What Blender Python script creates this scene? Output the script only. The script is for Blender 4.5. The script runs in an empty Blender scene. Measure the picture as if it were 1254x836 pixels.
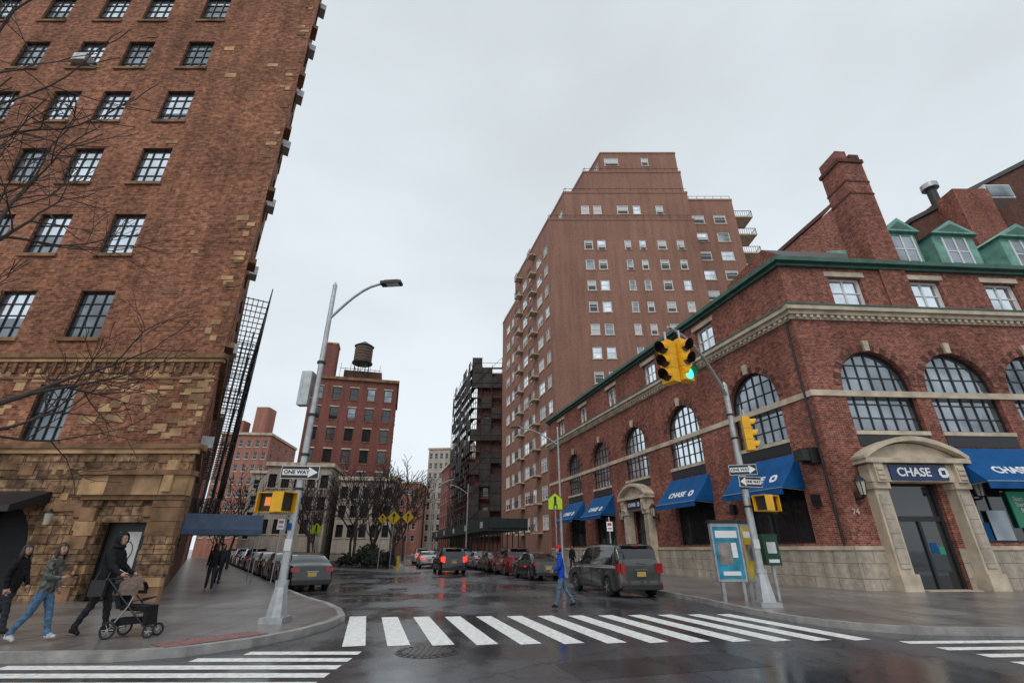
import bpy, bmesh, math, random
from mathutils import Vector, Matrix
R=random.Random(7)
sc=bpy.context.scene
col=sc.collection
# ------------------------------------------------------------ materials
def nt(name):
    m=bpy.data.materials.new(name); m.use_nodes=True
    t=m.node_tree; b=t.nodes["Principled BSDF"]
    return m,t,b
def mat(name,c,rough=.6,metal=0.,var=.15,scale=3.,bump=0.,coat=0.,emit=None,rvar=0.,spec=.5):
    m,t,b=nt(name); n=t.nodes; l=t.links
    b.inputs["Roughness"].default_value=rough; b.inputs["Metallic"].default_value=metal
    b.inputs["Coat Weight"].default_value=coat; b.inputs["Coat Roughness"].default_value=.06
    b.inputs["Specular IOR Level"].default_value=spec
    tc=n.new("ShaderNodeTexCoord"); nz=n.new("ShaderNodeTexNoise"); nz.inputs["Scale"].default_value=scale
    nz.inputs["Detail"].default_value=6
    l.new(tc.outputs["Object"],nz.inputs["Vector"])
    mr=n.new("ShaderNodeMapRange"); mr.inputs["From Min"].default_value=.3; mr.inputs["From Max"].default_value=.7
    mr.inputs["To Min"].default_value=1-var; mr.inputs["To Max"].default_value=1+var
    l.new(nz.outputs["Fac"],mr.inputs["Value"])
    mx=n.new("ShaderNodeVectorMath"); mx.operation='SCALE'; mx.inputs[0].default_value=c[:3]
    l.new(mr.outputs[0],mx.inputs["Scale"]); l.new(mx.outputs[0],b.inputs["Base Color"])
    if bump>0:
        bp=n.new("ShaderNodeBump"); bp.inputs["Strength"].default_value=bump; bp.inputs["Distance"].default_value=.02
        nb=n.new("ShaderNodeTexNoise"); nb.inputs["Scale"].default_value=scale*6; nb.inputs["Detail"].default_value=8
        l.new(tc.outputs["Object"],nb.inputs["Vector"]); l.new(nb.outputs["Fac"],bp.inputs["Height"]); l.new(bp.outputs[0],b.inputs["Normal"])
    if rvar>0:
        mr2=n.new("ShaderNodeMapRange"); mr2.inputs["From Min"].default_value=.35; mr2.inputs["From Max"].default_value=.65
        mr2.inputs["To Min"].default_value=max(.03,rough-rvar); mr2.inputs["To Max"].default_value=rough+rvar
        l.new(nz.outputs["Fac"],mr2.inputs["Value"]); l.new(mr2.outputs[0],b.inputs["Roughness"])
    if emit: 
        b.inputs["Emission Color"].default_value=(*emit[0],1); b.inputs["Emission Strength"].default_value=emit[1]
    return m
def brick(name,c1,c2,mortar,bw=.22,bh=.075,ms=.01,var=.3,vscale=.25,rough=.85,bump=.5,stain=.3,fine=.25,spec=.12):
    m,t,b=nt(name); n=t.nodes; l=t.links
    b.inputs["Specular IOR Level"].default_value=spec
    uv=n.new("ShaderNodeUVMap"); uv.uv_map="UVMap"
    br=n.new("ShaderNodeTexBrick"); br.inputs["Scale"].default_value=1; br.inputs["Brick Width"].default_value=bw
    br.inputs["Row Height"].default_value=bh; br.inputs["Mortar Size"].default_value=ms; br.inputs["Mortar Smooth"].default_value=.2
    br.inputs["Color1"].default_value=(*c1,1); br.inputs["Color2"].default_value=(*c2,1); br.inputs["Mortar"].default_value=(*mortar,1)
    l.new(uv.outputs[0],br.inputs["Vector"])
    nz=n.new("ShaderNodeTexNoise"); nz.inputs["Scale"].default_value=vscale; nz.inputs["Detail"].default_value=8; nz.inputs["Roughness"].default_value=.65
    l.new(uv.outputs[0],nz.inputs["Vector"])
    mr=n.new("ShaderNodeMapRange"); mr.inputs["From Min"].default_value=.3; mr.inputs["From Max"].default_value=.7
    mr.inputs["To Min"].default_value=1-var; mr.inputs["To Max"].default_value=1+var
    l.new(nz.outputs["Fac"],mr.inputs["Value"])
    mp=n.new("ShaderNodeMapping"); mp.inputs["Scale"].default_value=(1.6,.12,1)
    l.new(uv.outputs[0],mp.inputs["Vector"])
    n2=n.new("ShaderNodeTexNoise"); n2.inputs["Scale"].default_value=1.; n2.inputs["Detail"].default_value=5
    l.new(mp.outputs[0],n2.inputs["Vector"])
    mr2=n.new("ShaderNodeMapRange"); mr2.inputs["From Min"].default_value=.4; mr2.inputs["From Max"].default_value=.75
    mr2.inputs["To Min"].default_value=1; mr2.inputs["To Max"].default_value=1-stain
    l.new(n2.outputs["Fac"],mr2.inputs["Value"])
    n3=n.new("ShaderNodeTexNoise"); n3.inputs["Scale"].default_value=5.; n3.inputs["Detail"].default_value=3
    l.new(uv.outputs[0],n3.inputs["Vector"])
    mr3=n.new("ShaderNodeMapRange"); mr3.inputs["From Min"].default_value=.3; mr3.inputs["From Max"].default_value=.7
    mr3.inputs["To Min"].default_value=1-fine; mr3.inputs["To Max"].default_value=1+fine
    l.new(n3.outputs["Fac"],mr3.inputs["Value"])
    mu=n.new("ShaderNodeMath"); mu.operation='MULTIPLY'; l.new(mr.outputs[0],mu.inputs[0]); l.new(mr2.outputs[0],mu.inputs[1])
    mu2=n.new("ShaderNodeMath"); mu2.operation='MULTIPLY'; l.new(mu.outputs[0],mu2.inputs[0]); l.new(mr3.outputs[0],mu2.inputs[1])
    vm=n.new("ShaderNodeVectorMath"); vm.operation='SCALE'; l.new(br.outputs["Color"],vm.inputs[0]); l.new(mu2.outputs[0],vm.inputs["Scale"])
    l.new(vm.outputs[0],b.inputs["Base Color"])
    bp=n.new("ShaderNodeBump"); bp.inputs["Strength"].default_value=bump; bp.inputs["Distance"].default_value=.012; bp.invert=True
    l.new(br.outputs["Fac"],bp.inputs["Height"]); l.new(bp.outputs[0],b.inputs["Normal"])
    b.inputs["Roughness"].default_value=rough
    return m
def asphalt(name,base,lo,hi,patch=.35):
    m,t,b=nt(name); n=t.nodes; l=t.links
    tc=n.new("ShaderNodeTexCoord")
    big=n.new("ShaderNodeTexNoise"); big.inputs["Scale"].default_value=.22; big.inputs["Detail"].default_value=9; big.inputs["Roughness"].default_value=.62
    fine=n.new("ShaderNodeTexNoise"); fine.inputs["Scale"].default_value=28; fine.inputs["Detail"].default_value=4
    mp=n.new("ShaderNodeMapping"); mp.inputs["Rotation"].default_value=(0,0,math.radians(-15.8)); mp.inputs["Scale"].default_value=(1.2,.10,1)
    trk=n.new("ShaderNodeTexNoise"); trk.inputs["Scale"].default_value=1; trk.inputs["Detail"].default_value=5
    cr=n.new("ShaderNodeTexVoronoi"); cr.feature='DISTANCE_TO_EDGE'; cr.inputs["Scale"].default_value=.35
    wob=n.new("ShaderNodeTexNoise"); wob.inputs["Scale"].default_value=1.2; wob.inputs["Detail"].default_value=4
    add=n.new("ShaderNodeMixRGB"); add.blend_type='ADD'; add.inputs[0].default_value=.9
    l.new(tc.outputs["Object"],wob.inputs["Vector"]); l.new(tc.outputs["Object"],add.inputs[1]); l.new(wob.outputs["Color"],add.inputs[2]); l.new(add.outputs[0],cr.inputs["Vector"])
    for q in (big,fine): l.new(tc.outputs["Object"],q.inputs["Vector"])
    l.new(tc.outputs["Object"],mp.inputs["Vector"]); l.new(mp.outputs[0],trk.inputs["Vector"])
    def rng(src,a,b_,c,d):
        r=n.new("ShaderNodeMapRange"); r.inputs["From Min"].default_value=a; r.inputs["From Max"].default_value=b_; r.inputs["To Min"].default_value=c; r.inputs["To Max"].default_value=d
        l.new(src,r.inputs["Value"]); return r.outputs[0]
    def mul(a,b_):
        q=n.new("ShaderNodeMath"); q.operation='MULTIPLY'; l.new(a,q.inputs[0]); l.new(b_,q.inputs[1]); return q.outputs[0]
    f=mul(mul(rng(big.outputs["Fac"],.3,.7,1-patch,1+patch),rng(fine.outputs["Fac"],.3,.7,.7,1.3)),mul(rng(trk.outputs["Fac"],.35,.65,.7,1.25),rng(cr.outputs["Distance"],.0,.012,.45,1)))
    vm=n.new("ShaderNodeVectorMath"); vm.operation='SCALE'; vm.inputs[0].default_value=base; l.new(f,vm.inputs["Scale"]); l.new(vm.outputs[0],b.inputs["Base Color"])
    rr=mul(rng(big.outputs["Fac"],.42,.58,lo,hi),rng(trk.outputs["Fac"],.35,.65,.75,1.3))
    l.new(rr,b.inputs["Roughness"])
    bp=n.new("ShaderNodeBump"); bp.inputs["Strength"].default_value=.14; bp.inputs["Distance"].default_value=.01
    l.new(fine.outputs["Fac"],bp.inputs["Height"]); l.new(bp.outputs[0],b.inputs["Normal"])
    return m
M={}
M['brickL']=brick("clinker_brick",(.42,.165,.095),(.18,.072,.046),(.32,.20,.135),.30,.095,.011,.3,.3,stain=.35,fine=.4)
M['brickB']=brick("bank_brick",(.39,.115,.075),(.17,.055,.042),(.34,.25,.21),.24,.08,.009,.28,.3,fine=.4)
M['brickT']=brick("tower_brick",(.37,.185,.135),(.30,.145,.108),(.36,.25,.2),.24,.08,.008,.14,.08,stain=.25,fine=.15)
M['brickO']=brick("office_brick",(.27,.09,.075),(.22,.074,.062),(.25,.15,.13),.24,.08,.008,.2,.1,stain=.3,fine=.15)
M['brickR']=brick("far_red_brick",(.50,.20,.15),(.41,.165,.125),(.4,.28,.22),.24,.08,.008,.15,.1,fine=.15)
M['brickD']=brick("dark_brick",(.17,.07,.052),(.11,.05,.04),(.16,.11,.09),.24,.08,.008,.25,.2)
M['brickBeige']=brick("beige_brick",(.54,.48,.41),(.46,.40,.34),(.48,.43,.36),.24,.08,.008,.15,.1,fine=.1)
M['rubble']=brick("rubble_stone",(.38,.23,.13),(.13,.08,.052),(.07,.052,.04),.62,.30,.014,.45,.9,stain=.3,fine=.6,bump=1.)
M['lime']=mat("limestone",(.56,.47,.36),.8,var=.28,scale=1.5,bump=.3,spec=.2)
M['limeBlk']=brick("limestone_blocks",(.54,.46,.38),(.45,.385,.32),(.22,.19,.16),1.2,.56,.012,.2,.5,stain=.45,fine=.15,bump=.4)
M['tan']=mat("tan_stone",(.48,.30,.165),.85,var=.45,scale=1.4,bump=.4,spec=.15)
M['tan2']=mat("brown_stone",(.25,.145,.083),.85,var=.45,scale=1.7,bump=.4,spec=.15)
M['white']=mat("white_paint_frame",(.75,.75,.73),.5,var=.06)
M['black']=mat("black_metal",(.018,.018,.02),.45,var=.2)
M['dark']=mat("dark_interior",(.012,.012,.013),.7,var=.3)
M['glassD']=mat("dark_window_glass",(.02,.024,.028),.04,var=.4,scale=.6,spec=.9)
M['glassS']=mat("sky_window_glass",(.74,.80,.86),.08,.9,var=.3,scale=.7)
M['glassM']=mat("window_glass",(.26,.29,.32),.06,.7,var=.6,scale=.5)
M['blind']=mat("window_blind",(.6,.6,.58),.35,var=.15,spec=.8)
M['copper']=mat("green_copper",(.17,.37,.30),.65,var=.3,scale=2,bump=.2)
M['copperD']=mat("dark_copper_trim",(.05,.13,.10),.6,var=.3,scale=2)
M['slate']=mat("slate_roof",(.07,.065,.065),.6,var=.3,scale=4)
M['roof']=mat("roof_felt",(.08,.08,.08),.8)
M['blue']=mat("blue_awning_canvas",(.006,.085,.26),.7,var=.2,spec=.2,scale=1.5)
M['navy']=mat("navy_sign",(.006,.025,.11),.35)
M['textw']=mat("white_lettering",(.85,.85,.85),.5,var=.02)
M['asph']=asphalt("wet_asphalt",(.075,.075,.08),.09,.40)
M['asphP']=asphalt("patched_asphalt",(.045,.045,.048),.2,.5)
M['paint']=mat("road_paint",(.80,.80,.78),.5,var=.2,scale=9,rvar=.1)
M['kerb']=mat("kerb_stone",(.30,.29,.275),.45,var=.3,scale=3,bump=.3)
M['iron']=mat("cast_iron",(.05,.042,.038),.35,.6,var=.3,scale=10)
M['tact']=mat("tactile_red",(.22,.10,.09),.5,var=.3,scale=8)
M['steel']=mat("galvanised_steel",(.46,.47,.48),.42,.6,var=.2,scale=5)
M['yel']=mat("signal_yellow",(.86,.44,.01),.45,var=.12)
M['dia']=mat("sign_yellow",(.8,.5,.02),.5,var=.05)
M['lime_y']=mat("sign_yellow_green",(.55,.75,.02),.5,var=.05)
M['green']=mat("box_green",(.008,.06,.033),.5,var=.2)
M['signg']=mat("window_sign_green",(.02,.22,.13),.4,emit=((.02,.35,.2),.12))
M['shed']=mat("shed_green",(.02,.035,.032),.6,var=.3)
M['wood']=mat("tank_wood",(.14,.092,.07),.85,var=.35,scale=3)
M['bark']=mat("bark",(.06,.047,.04),.9,var=.3,scale=6)
M['leaf']=mat("evergreen_leaf",(.03,.042,.022),.7,var=.5,scale=3)
M['soil']=mat("soil",(.07,.056,.04),.95,var=.4,scale=2,bump=.5)
M['tyre']=mat("tyre_rubber",(.018,.018,.018),.75,var=.2)
M['rim']=mat("wheel_alloy",(.4,.4,.41),.3,.8,var=.1)
M['red']=mat("tail_lamp_red",(.35,.008,.008),.15,var=.1,coat=1)
M['redlit']=mat("tail_lamp_lit",(.5,.01,.01),.2,emit=((1,.03,.02),2.5))
M['carglass']=mat("car_glass",(.012,.014,.016),.04,var=.2,spec=.9)
M['plate']=mat("licence_plate",(.5,.34,.10),.5,var=.1)
M['plastic']=mat("black_plastic",(.025,.025,.027),.55,var=.15)
M['skin']=mat("skin",(.46,.26,.19),.5,var=.08)
M['hair']=mat("dark_hair",(.02,.012,.009),.5,var=.3,scale=30)
M['greenlit']=mat("green_lamp",(.02,.3,.15),.3,emit=((.05,1,.5),3))
M['lensoff']=mat("lens_dark",(.04,.015,.01),.2)
M['handlit']=mat("hand_lamp",(.3,.1,.02),.4,emit=((1,.3,.05),.6))
M['netting']=mat("scaffold_netting",(.05,.04,.036),.8,var=.5,scale=.8)
M['canopyb']=mat("canopy_slate_blue",(.10,.15,.24),.7,var=.15)
M['lampg']=mat("lantern_glass",(.5,.46,.38),.2,var=.1)
M['posterB']=mat("poster_blue",(.02,.25,.38),.3,var=.5,scale=2.5); M['posterY']=mat("poster_yellow",(.65,.45,.04),.3,var=.3,scale=3); M['posterP']=mat("poster_photo",(.25,.22,.21),.3,var=.7,scale=2.2)
def cloth(name,c,r=.85,var=.3): 
    return mat(name,c,r,var=var,scale=14,bump=.5,spec=.25)
M['conc']=brick("wet_concrete_paving",(.235,.212,.198),(.175,.158,.148),(.06,.056,.053),1.5,1.5,.02,.4,.5,rough=.30,bump=.3,stain=.25,fine=.18,spec=.5)
M['conc'].node_tree.nodes["Brick Texture"].offset=0
# ------------------------------------------------------------ mesh builder
class MB:
    def __init__(s): s.v=[];s.f=[];s.m=[];s.sm=[];s.mats=[]
    def mi(s,m):
        m=M[m] if isinstance(m,str) else m
        if m not in s.mats: s.mats.append(m)
        return s.mats.index(m)
    def face(s,pts,m,smooth=False):
        i=len(s.v); s.v+= [tuple(p) for p in pts]; s.f.append(tuple(range(i,i+len(pts)))); s.m.append(s.mi(m)); s.sm.append(smooth)
    def mesh(s,vs,fs,m,smooth=False):
        i=len(s.v); s.v+=[tuple(p) for p in vs]; k=s.mi(m)
        for f in fs: s.f.append(tuple(i+a for a in f)); s.m.append(k); s.sm.append(smooth)
    def hexa(s,p,m):
        s.mesh(p,[(3,2,1,0),(4,5,6,7),(0,1,5,4),(1,2,6,5),(2,3,7,6),(3,0,4,7)],m)
    def box(s,c,sz,m,rz=0.,mx=None):
        x,y,z=[a/2 for a in sz]
        pts=[Vector(p) for p in [(-x,-y,-z),(x,-y,-z),(x,y,-z),(-x,y,-z),(-x,-y,z),(x,-y,z),(x,y,z),(-x,y,z)]]
        r=mx if mx is not None else Matrix.Rotation(rz,3,'Z')
        s.hexa([r@p+Vector(c) for p in pts],m)
    def cyl(s,a,b,r0,r1,m,n=10,cap=True,smooth=True):
        a=Vector(a);b=Vector(b);d=(b-a)
        if d.length<1e-6: return
        d.normalize(); u=d.orthogonal().normalized(); w=d.cross(u)
        vs=[];
        for (p,r) in ((a,r0),(b,r1)):
            for i in range(n):
                t=2*math.pi*i/n; vs.append(p+u*math.cos(t)*r+w*math.sin(t)*r)
        s.mesh(vs,[(i,(i+1)%n,n+(i+1)%n,n+i) for i in range(n)],m,smooth)
        if cap:
            s.face(vs[:n][::-1],m); s.face(vs[n:],m)
    def tube(s,pts,r,m,n=8):
        for i in range(len(pts)-1):
            ra=r[i] if isinstance(r,(list,tuple)) else r; rb=r[i+1] if isinstance(r,(list,tuple)) else r
            s.cyl(pts[i],pts[i+1],ra,rb,m,n)
    def ell(s,c,rad,m,nu=12,nv=8,mx=None,keep=None):
        vs=[];
        for j in range(nv+1):
            ph=math.pi*j/nv
            for i in range(nu):
                t=2*math.pi*i/nu; p=Vector((math.cos(t)*math.sin(ph),math.sin(t)*math.sin(ph),math.cos(ph)))
                vs.append(p)
        fs=[]
        for j in range(nv):
            for i in range(nu):
                q=(j*nu+i,(j+1)*nu+i,(j+1)*nu+(i+1)%nu,j*nu+(i+1)%nu)
                if keep is None or keep(sum((vs[k] for k in q),Vector())/4): fs.append(q)
        out=[]
        for p in vs:
            q=Vector((p.x*rad[0],p.y*rad[1],p.z*rad[2]))
            if mx is not None: q=mx@q
            out.append(q+Vector(c))
        s.mesh(out,fs,m,True)
    def build(s,name,parent=None,merge=False,sharp=None):
        me=bpy.data.meshes.new(name); me.from_pydata(s.v,[],s.f)
        for m in s.mats: me.materials.append(m)
        me.polygons.foreach_set("material_index",s.m); me.polygons.foreach_set("use_smooth",s.sm)
        if merge:
            bm=bmesh.new(); bm.from_mesh(me); bmesh.ops.remove_doubles(bm,verts=bm.verts,dist=1e-4)
            bmesh.ops.recalc_face_normals(bm,faces=bm.faces); bm.to_mesh(me); bm.free()
        if sharp: me.set_sharp_from_angle(angle=math.radians(sharp))
        uv=me.uv_layers.new(name="UVMap"); me.update()
        dat=[0.]*(2*len(me.loops))
        V=me.vertices
        for p in me.polygons:
            n=p.normal
            if abs(n.z)>.75: 
                for li in p.loop_indices:
                    c=V[me.loops[li].vertex_index].co; dat[2*li]=c.x; dat[2*li+1]=c.y
            else:
                h=math.hypot(n.x,n.y); tx,ty=-n.y/h,n.x/h
                if tx+ty*.3<0: tx,ty=-tx,-ty
                for li in p.loop_indices:
                    c=V[me.loops[li].vertex_index].co; dat[2*li]=c.x*tx+c.y*ty; dat[2*li+1]=c.z
        uv.data.foreach_set("uv",dat)
        o=bpy.data.objects.new(name,me); col.objects.link(o)
        if parent: o.parent=parent
        return o
def empty(name,loc=(0,0,0)):
    o=bpy.data.objects.new(name,None); col.objects.link(o); o.location=loc; o.empty_display_size=.3; return o
class Fr:
    def __init__(s,o,d,flip=False):
        L=math.hypot(*d); s.o=o; s.d=(d[0]/L,d[1]/L); s.n=(s.d[1],-s.d[0])
        if flip: s.n=(-s.n[0],-s.n[1])
    def P(s,a,b,z): return Vector((s.o[0]+s.d[0]*a+s.n[0]*b, s.o[1]+s.d[1]*a+s.n[1]*b, z))
    def box(s,mb,s0,s1,d0,d1,z0,z1,m):
        P=s.P; mb.hexa([P(s0,d0,z0),P(s1,d0,z0),P(s1,d1,z0),P(s0,d1,z0),P(s0,d0,z1),P(s1,d0,z1),P(s1,d1,z1),P(s0,d1,z1)],m)
    def off(s,a,b): 
        f=Fr((s.o[0]+s.d[0]*a+s.n[0]*b,s.o[1]+s.d[1]*a+s.n[1]*b),s.d); f.n=s.n; return f
NA=14
def arcpts(o):
    r=(o['s1']-o['s0'])/2; c=(o['s0']+o['s1'])/2; zs=o['z1']-r
    return [(c-r*math.cos(math.pi*i/NA),zs+r*math.sin(math.pi*i/NA)) for i in range(NA+1)],zs,r,c
def op(s,z,w,h,arch=False,style='grid',nx=2,nz=4,fm='black',glass=None,sill=None,fw=.06): 
    return dict(s0=s-w/2,s1=s+w/2,z0=z,z1=z+h,arch=arch,style=style,nx=nx,nz=nz,fm=fm,glass=glass,sill=sill,fw=fw)
def wall(mb,fr,s0,s1,z0,z1,ops,m,dep=.22,rm=None):
    rm=rm or m
    ss=sorted(set([s0,s1]+[round(o[k],4) for o in ops for k in('s0','s1') if s0<o[k]<s1])); 
    zz=sorted(set([z0,z1]+[round(o[k],4) for o in ops for k in('z0','z1') if z0<o[k]<z1]))
    for i in range(len(ss)-1):
        run=None
        for j in range(len(zz)-1):
            cs=(ss[i]+ss[i+1])/2; cz=(zz[j]+zz[j+1])/2
            hole=any(o['s0']<cs<o['s1'] and o['z0']<cz<o['z1'] for o in ops)
            if not hole: 
                if run is None: run=zz[j]
            if (hole or j==len(zz)-2) and run is not None:
                zt=zz[j] if hole else zz[j+1]
                mb.face([fr.P(ss[i],0,run),fr.P(ss[i+1],0,run),fr.P(ss[i+1],0,zt),fr.P(ss[i],0,zt)],m); run=None
    for o in ops: opening(mb,fr,o,m,dep,rm)
def opening(mb,fr,o,m,dep,rm):
    a,b,c,d=o['s0'],o['s1'],o['z0'],o['z1']; P=fr.P
    if o['arch']:
        pts,zs,r,cc=arcpts(o)
        for i in range(NA):
            (x0,y0),(x1,y1)=pts[i],pts[i+1]
            mb.face([P(x0,0,y0),P(x1,0,y1),P(x1,0,d),P(x0,0,d)],m)
            mb.face([P(x0,0,y0),P(x0,-dep,y0),P(x1,-dep,y1),P(x1,0,y1)],rm)
        top=zs
    else:
        mb.face([P(a,0,d),P(a,-dep,d),P(b,-dep,d),P(b,0,d)],rm); top=d
    mb.face([P(a,0,c),P(a,-dep,c),P(a,-dep,top),P(a,0,top)],rm)
    mb.face([P(b,0,c),P(b,-dep,c),P(b,-dep,top),P(b,0,top)],rm)
    mb.face([P(a,0,c),P(b,0,c),P(b,-dep,c),P(a,-dep,c)],rm)
    g=o['glass'] or R.choice(['glassS','glassM','glassM','glassD'])
    if callable(g): g=g()
    gd=-dep+.01
    if o['arch']: mb.face([P(a,gd,c)]+[P(x,gd,y) for x,y in pts]+[P(b,gd,c)],g)
    elif g in('half','halfS'):
        zm=c+(d-c)*R.uniform(.3,.8); lo='glassD' if g=='half' else 'glassM'
        mb.face([P(a,gd,c),P(b,gd,c),P(b,gd,zm),P(a,gd,zm)],lo); mb.face([P(a,gd,zm),P(b,gd,zm),P(b,gd,d),P(a,gd,d)],'blind' if g=='half' else 'glassS')
    else: mb.face([P(a,gd,c),P(b,gd,c),P(b,gd,d),P(a,gd,d)],g)
    f=o['fw']; fm=o['fm']; d0,d1=gd,gd+.07
    if o['style']=='none': pass
    else:
        fr.box(mb,a,a+f,d0,d1,c,top,fm); fr.box(mb,b-f,b,d0,d1,c,top,fm); fr.box(mb,a+f,b-f,d0,d1,c,c+f,fm)
        if not o['arch']: fr.box(mb,a+f,b-f,d0,d1,d-f,d,fm)
        else:
            for i in range(NA):
                (x0,y0),(x1,y1)=pts[i],pts[i+1]; k=(r-f*1.3)/r
                X0,Y0,X1,Y1=cc+(x0-cc)*k,zs+(y0-zs)*k,cc+(x1-cc)*k,zs+(y1-zs)*k
                mb.hexa([P(x0,d0,y0),P(x1,d0,y1),P(X1,d0,Y1),P(X0,d0,Y0),P(x0,d1,y0),P(x1,d1,y1),P(X1,d1,Y1),P(X0,d1,Y0)],fm)
        t=f*.55
        for i in range(1,o['nx']):
            x=a+(b-a)*i/o['nx']; zt=d-f
            if o['arch']: zt=zs+math.sqrt(max(0,r*r-(x-cc)**2))-f*.5
            tt=t*(1.6 if (o['nx']==2 or (o['arch'] and i*2==o['nx'])) else 1)
            fr.box(mb,x-tt/2,x+tt/2,d0,d1-.02,c+f,zt,fm)
        for j in range(1,o['nz']):
            z=c+(d-c)*j/o['nz']; xa,xb=a+f,b-f
            if o['arch'] and z>zs:
                hh=math.sqrt(max(0,r*r-(z-zs)**2)); xa,xb=cc-hh,cc+hh
            fr.box(mb,xa,xb,d0,d1-.025,z-t/2,z+t/2,fm)
    if o['sill']: fr.box(mb,a-.12,b+.12,-.02,.09,c-.16,c-.002,o['sill'])
def text(body,size,p,right,up,m,parent,name="lettering",ext=.012):
    cu=bpy.data.curves.new(name,'FONT'); cu.body=body; cu.size=size; cu.align_x='CENTER'; cu.align_y='CENTER'; cu.extrude=ext; cu.offset=size*.022
    cu.materials.append(M[m] if isinstance(m,str) else m)
    o=bpy.data.objects.new(name,cu); col.objects.link(o)
    r=Vector(right).normalized(); u=Vector(up).normalized(); n=r.cross(u)
    o.matrix_world=Matrix(((r.x,u.x,n.x,p[0]),(r.y,u.y,n.y,p[1]),(r.z,u.z,n.z,p[2]),(0,0,0,1)))
    if parent: o.parent=parent
    return o
SD=(-.2721,.9623)      # main street direction
LD=(-.529,.8486)       # left street direction
# ------------------------------------------------------------ ground
mb=MB(); mb.face([(-1500,-300,-.01),(1500,-300,-.01),(1500,2500,-.01),(-1500,2500,-.01)],'asph'); mb.build("ground")
mb=MB(); mb.face([(-120,-60,0),(160,-60,0),(160,260,0),(-120,260,0)],'asph'); mb.build("road")
def slab(name,poly,top,h,parent=None,side='kerb'):
    mb=MB(); mb.face([(x,y,h) for x,y in poly],top); n=len(poly)
    for i in range(n):
        a,b=poly[i],poly[(i+1)%n]; mb.face([(a[0],a[1],0.001),(b[0],b[1],0.001),(b[0],b[1],h),(a[0],a[1],h)],side)
    return mb.build(name,parent)
def kerb(name,line,side,h=.145,w=.16,parent=None):
    mb=MB()
    nrm=[]
    for i in range(len(line)):
        a=Vector(line[max(0,i-1)]);b=Vector(line[min(len(line)-1,i+1)]);d=(b-a).normalized(); nrm.append(Vector((d.y,-d.x))*side)
    for i in range(len(line)-1):
        a,b=Vector(line[i]),Vector(line[i+1]); A=a-nrm[i]*.012;B=b-nrm[i+1]*.012;C=b+nrm[i+1]*w;D=a+nrm[i]*w
        mb.hexa([(A.x,A.y,.001),(B.x,B.y,.001),(C.x,C.y,.001),(D.x,D.y,.001),(A.x,A.y,h),(B.x,B.y,h),(C.x,C.y,h),(D.x,D.y,h)],'kerb')
    return mb.build(name,parent)
kl=[(-70,8.75),(-8.3,8.8),(-6.4,8.9),(-5.5,9.3),(-4.8,10.1),(-4.35,11.2),(-4.15,12.3),(-4.2,13.5),(-4.8,15.0),(-5.8,16.7),(-7.0,18.3),(-9.5,22.2),(-9.5+LD[0]*110,22.2+LD[1]*110)]
sl=slab("pavement",kl+[(-120,150),(-120,8.75)],'conc',.14); kerb("kerb",kl,-1,parent=sl)
kr=[(5.9+SD[0]*150,21+SD[1]*150),(5.9,21),(6.35,18.6),(6.5,16.4),(6.65,14.6),(7.0,13.2),(7.6,12.2),(8.5,11.5),(10.8,11.3),(70,15.5)]
sr=slab("pavement",kr+[(150,60),(150,170)],'conc',.14); kerb("kerb",kr,-1,parent=sr)
ki=[(-8.3,42.6),(-6.9,38.4),(-7.3,37.5),(-8.6,37.6),(-15.6,43.6),(-16.3,45.0),(-16.3+LD[0]*55,45+LD[1]*55)]
isl=ki+[(-8.3+SD[0]*60,42.6+SD[1]*60)]
si=slab("traffic_island",isl,'conc',.14); kerb("kerb",[isl[-1]]+ki,-1,parent=si)
mb=MB(); mb.face([(-9.9,43.5,.17),(-14.4,45.5,.17),(-40,84,.17),(-22.5,88,.17)],'soil'); mb.build("garden_soil",si)
mb=MB()
A_,B_,C_,D_=Vector((-6.3,9.55)),Vector((-5.8,9.2)),Vector((-4.75,10.7)),Vector((-5.3,10.95))
mb.face([(*A_,.147),(*B_,.147),(*C_,.147),(*D_,.147)],'tact')
for i in range(14):
    for j in range(5):
        u=(i+.5)/14; v=(j+.5)/5
        p=A_.lerp(D_,u).lerp(B_.lerp(C_,u),v); mb.cyl((p.x,p.y,.147),(p.x,p.y,.155),.03,.02,'tact',8)
mb.build("tactile_paving")
mb=MB(); z=.004
def stripe(c,d,L,w):
    d=Vector(d).normalized(); n=Vector((d.y,-d.x)); a=Vector(c)
    N=6
    for k in range(N):
        p=a+d*L*k/N; q=a+d*L*(k+1)/N
        mb.face([(*(p-n*w/2),z),(*(p+n*w/2),z),(*(q+n*w/2),z),(*(q-n*w/2),z)],'paint')
for i in range(13):
    x=-2.95+i*.83
    stripe((x,10.25+.055*i),SD,(4.2 if i>0 else 4.4),.42)
for (Y,x0) in ((9.6,-4.6),(9.05,-5.2),(8.5,-7.8),(8.0,-7.7),(7.5,-7.4),(7.0,-7.2),(6.5,-7)):
    stripe((x0,Y),(1,.01),-x0-2.65,.27)
for (Y,x0) in ((10.62,7.6),(10.0,7.8),(9.4,8),(8.8,8)):
    stripe((x0,Y),(1,.05),7,.27)
mb.build("crosswalk_markings")
mb=MB()
for k in range(9):
    stripe((-1.9+SD[0]*(22+k*9),17+SD[1]*(22+k*9)),SD,3,.12)
mb.build("lane_markings")
mb=MB()
for (x,y,w_,L_) in ((.6,17.5,1.6,5),(-4.2,27,1.2,9),(2.5,8.2,3.2,1.1),(-2.2,6.2,1.5,1.2),(1.8,24,.9,6)):
    d=Vector(SD);n=Vector((d.y,-d.x));p=Vector((x,y)); mb.face([(*(p-n*w_/2),.0022),(*(p+n*w_/2),.0022),(*(p+n*w_/2+d*L_),.0022),(*(p-n*w_/2+d*L_),.0022)],'asphP')
mb.build("road_patches")
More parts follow.
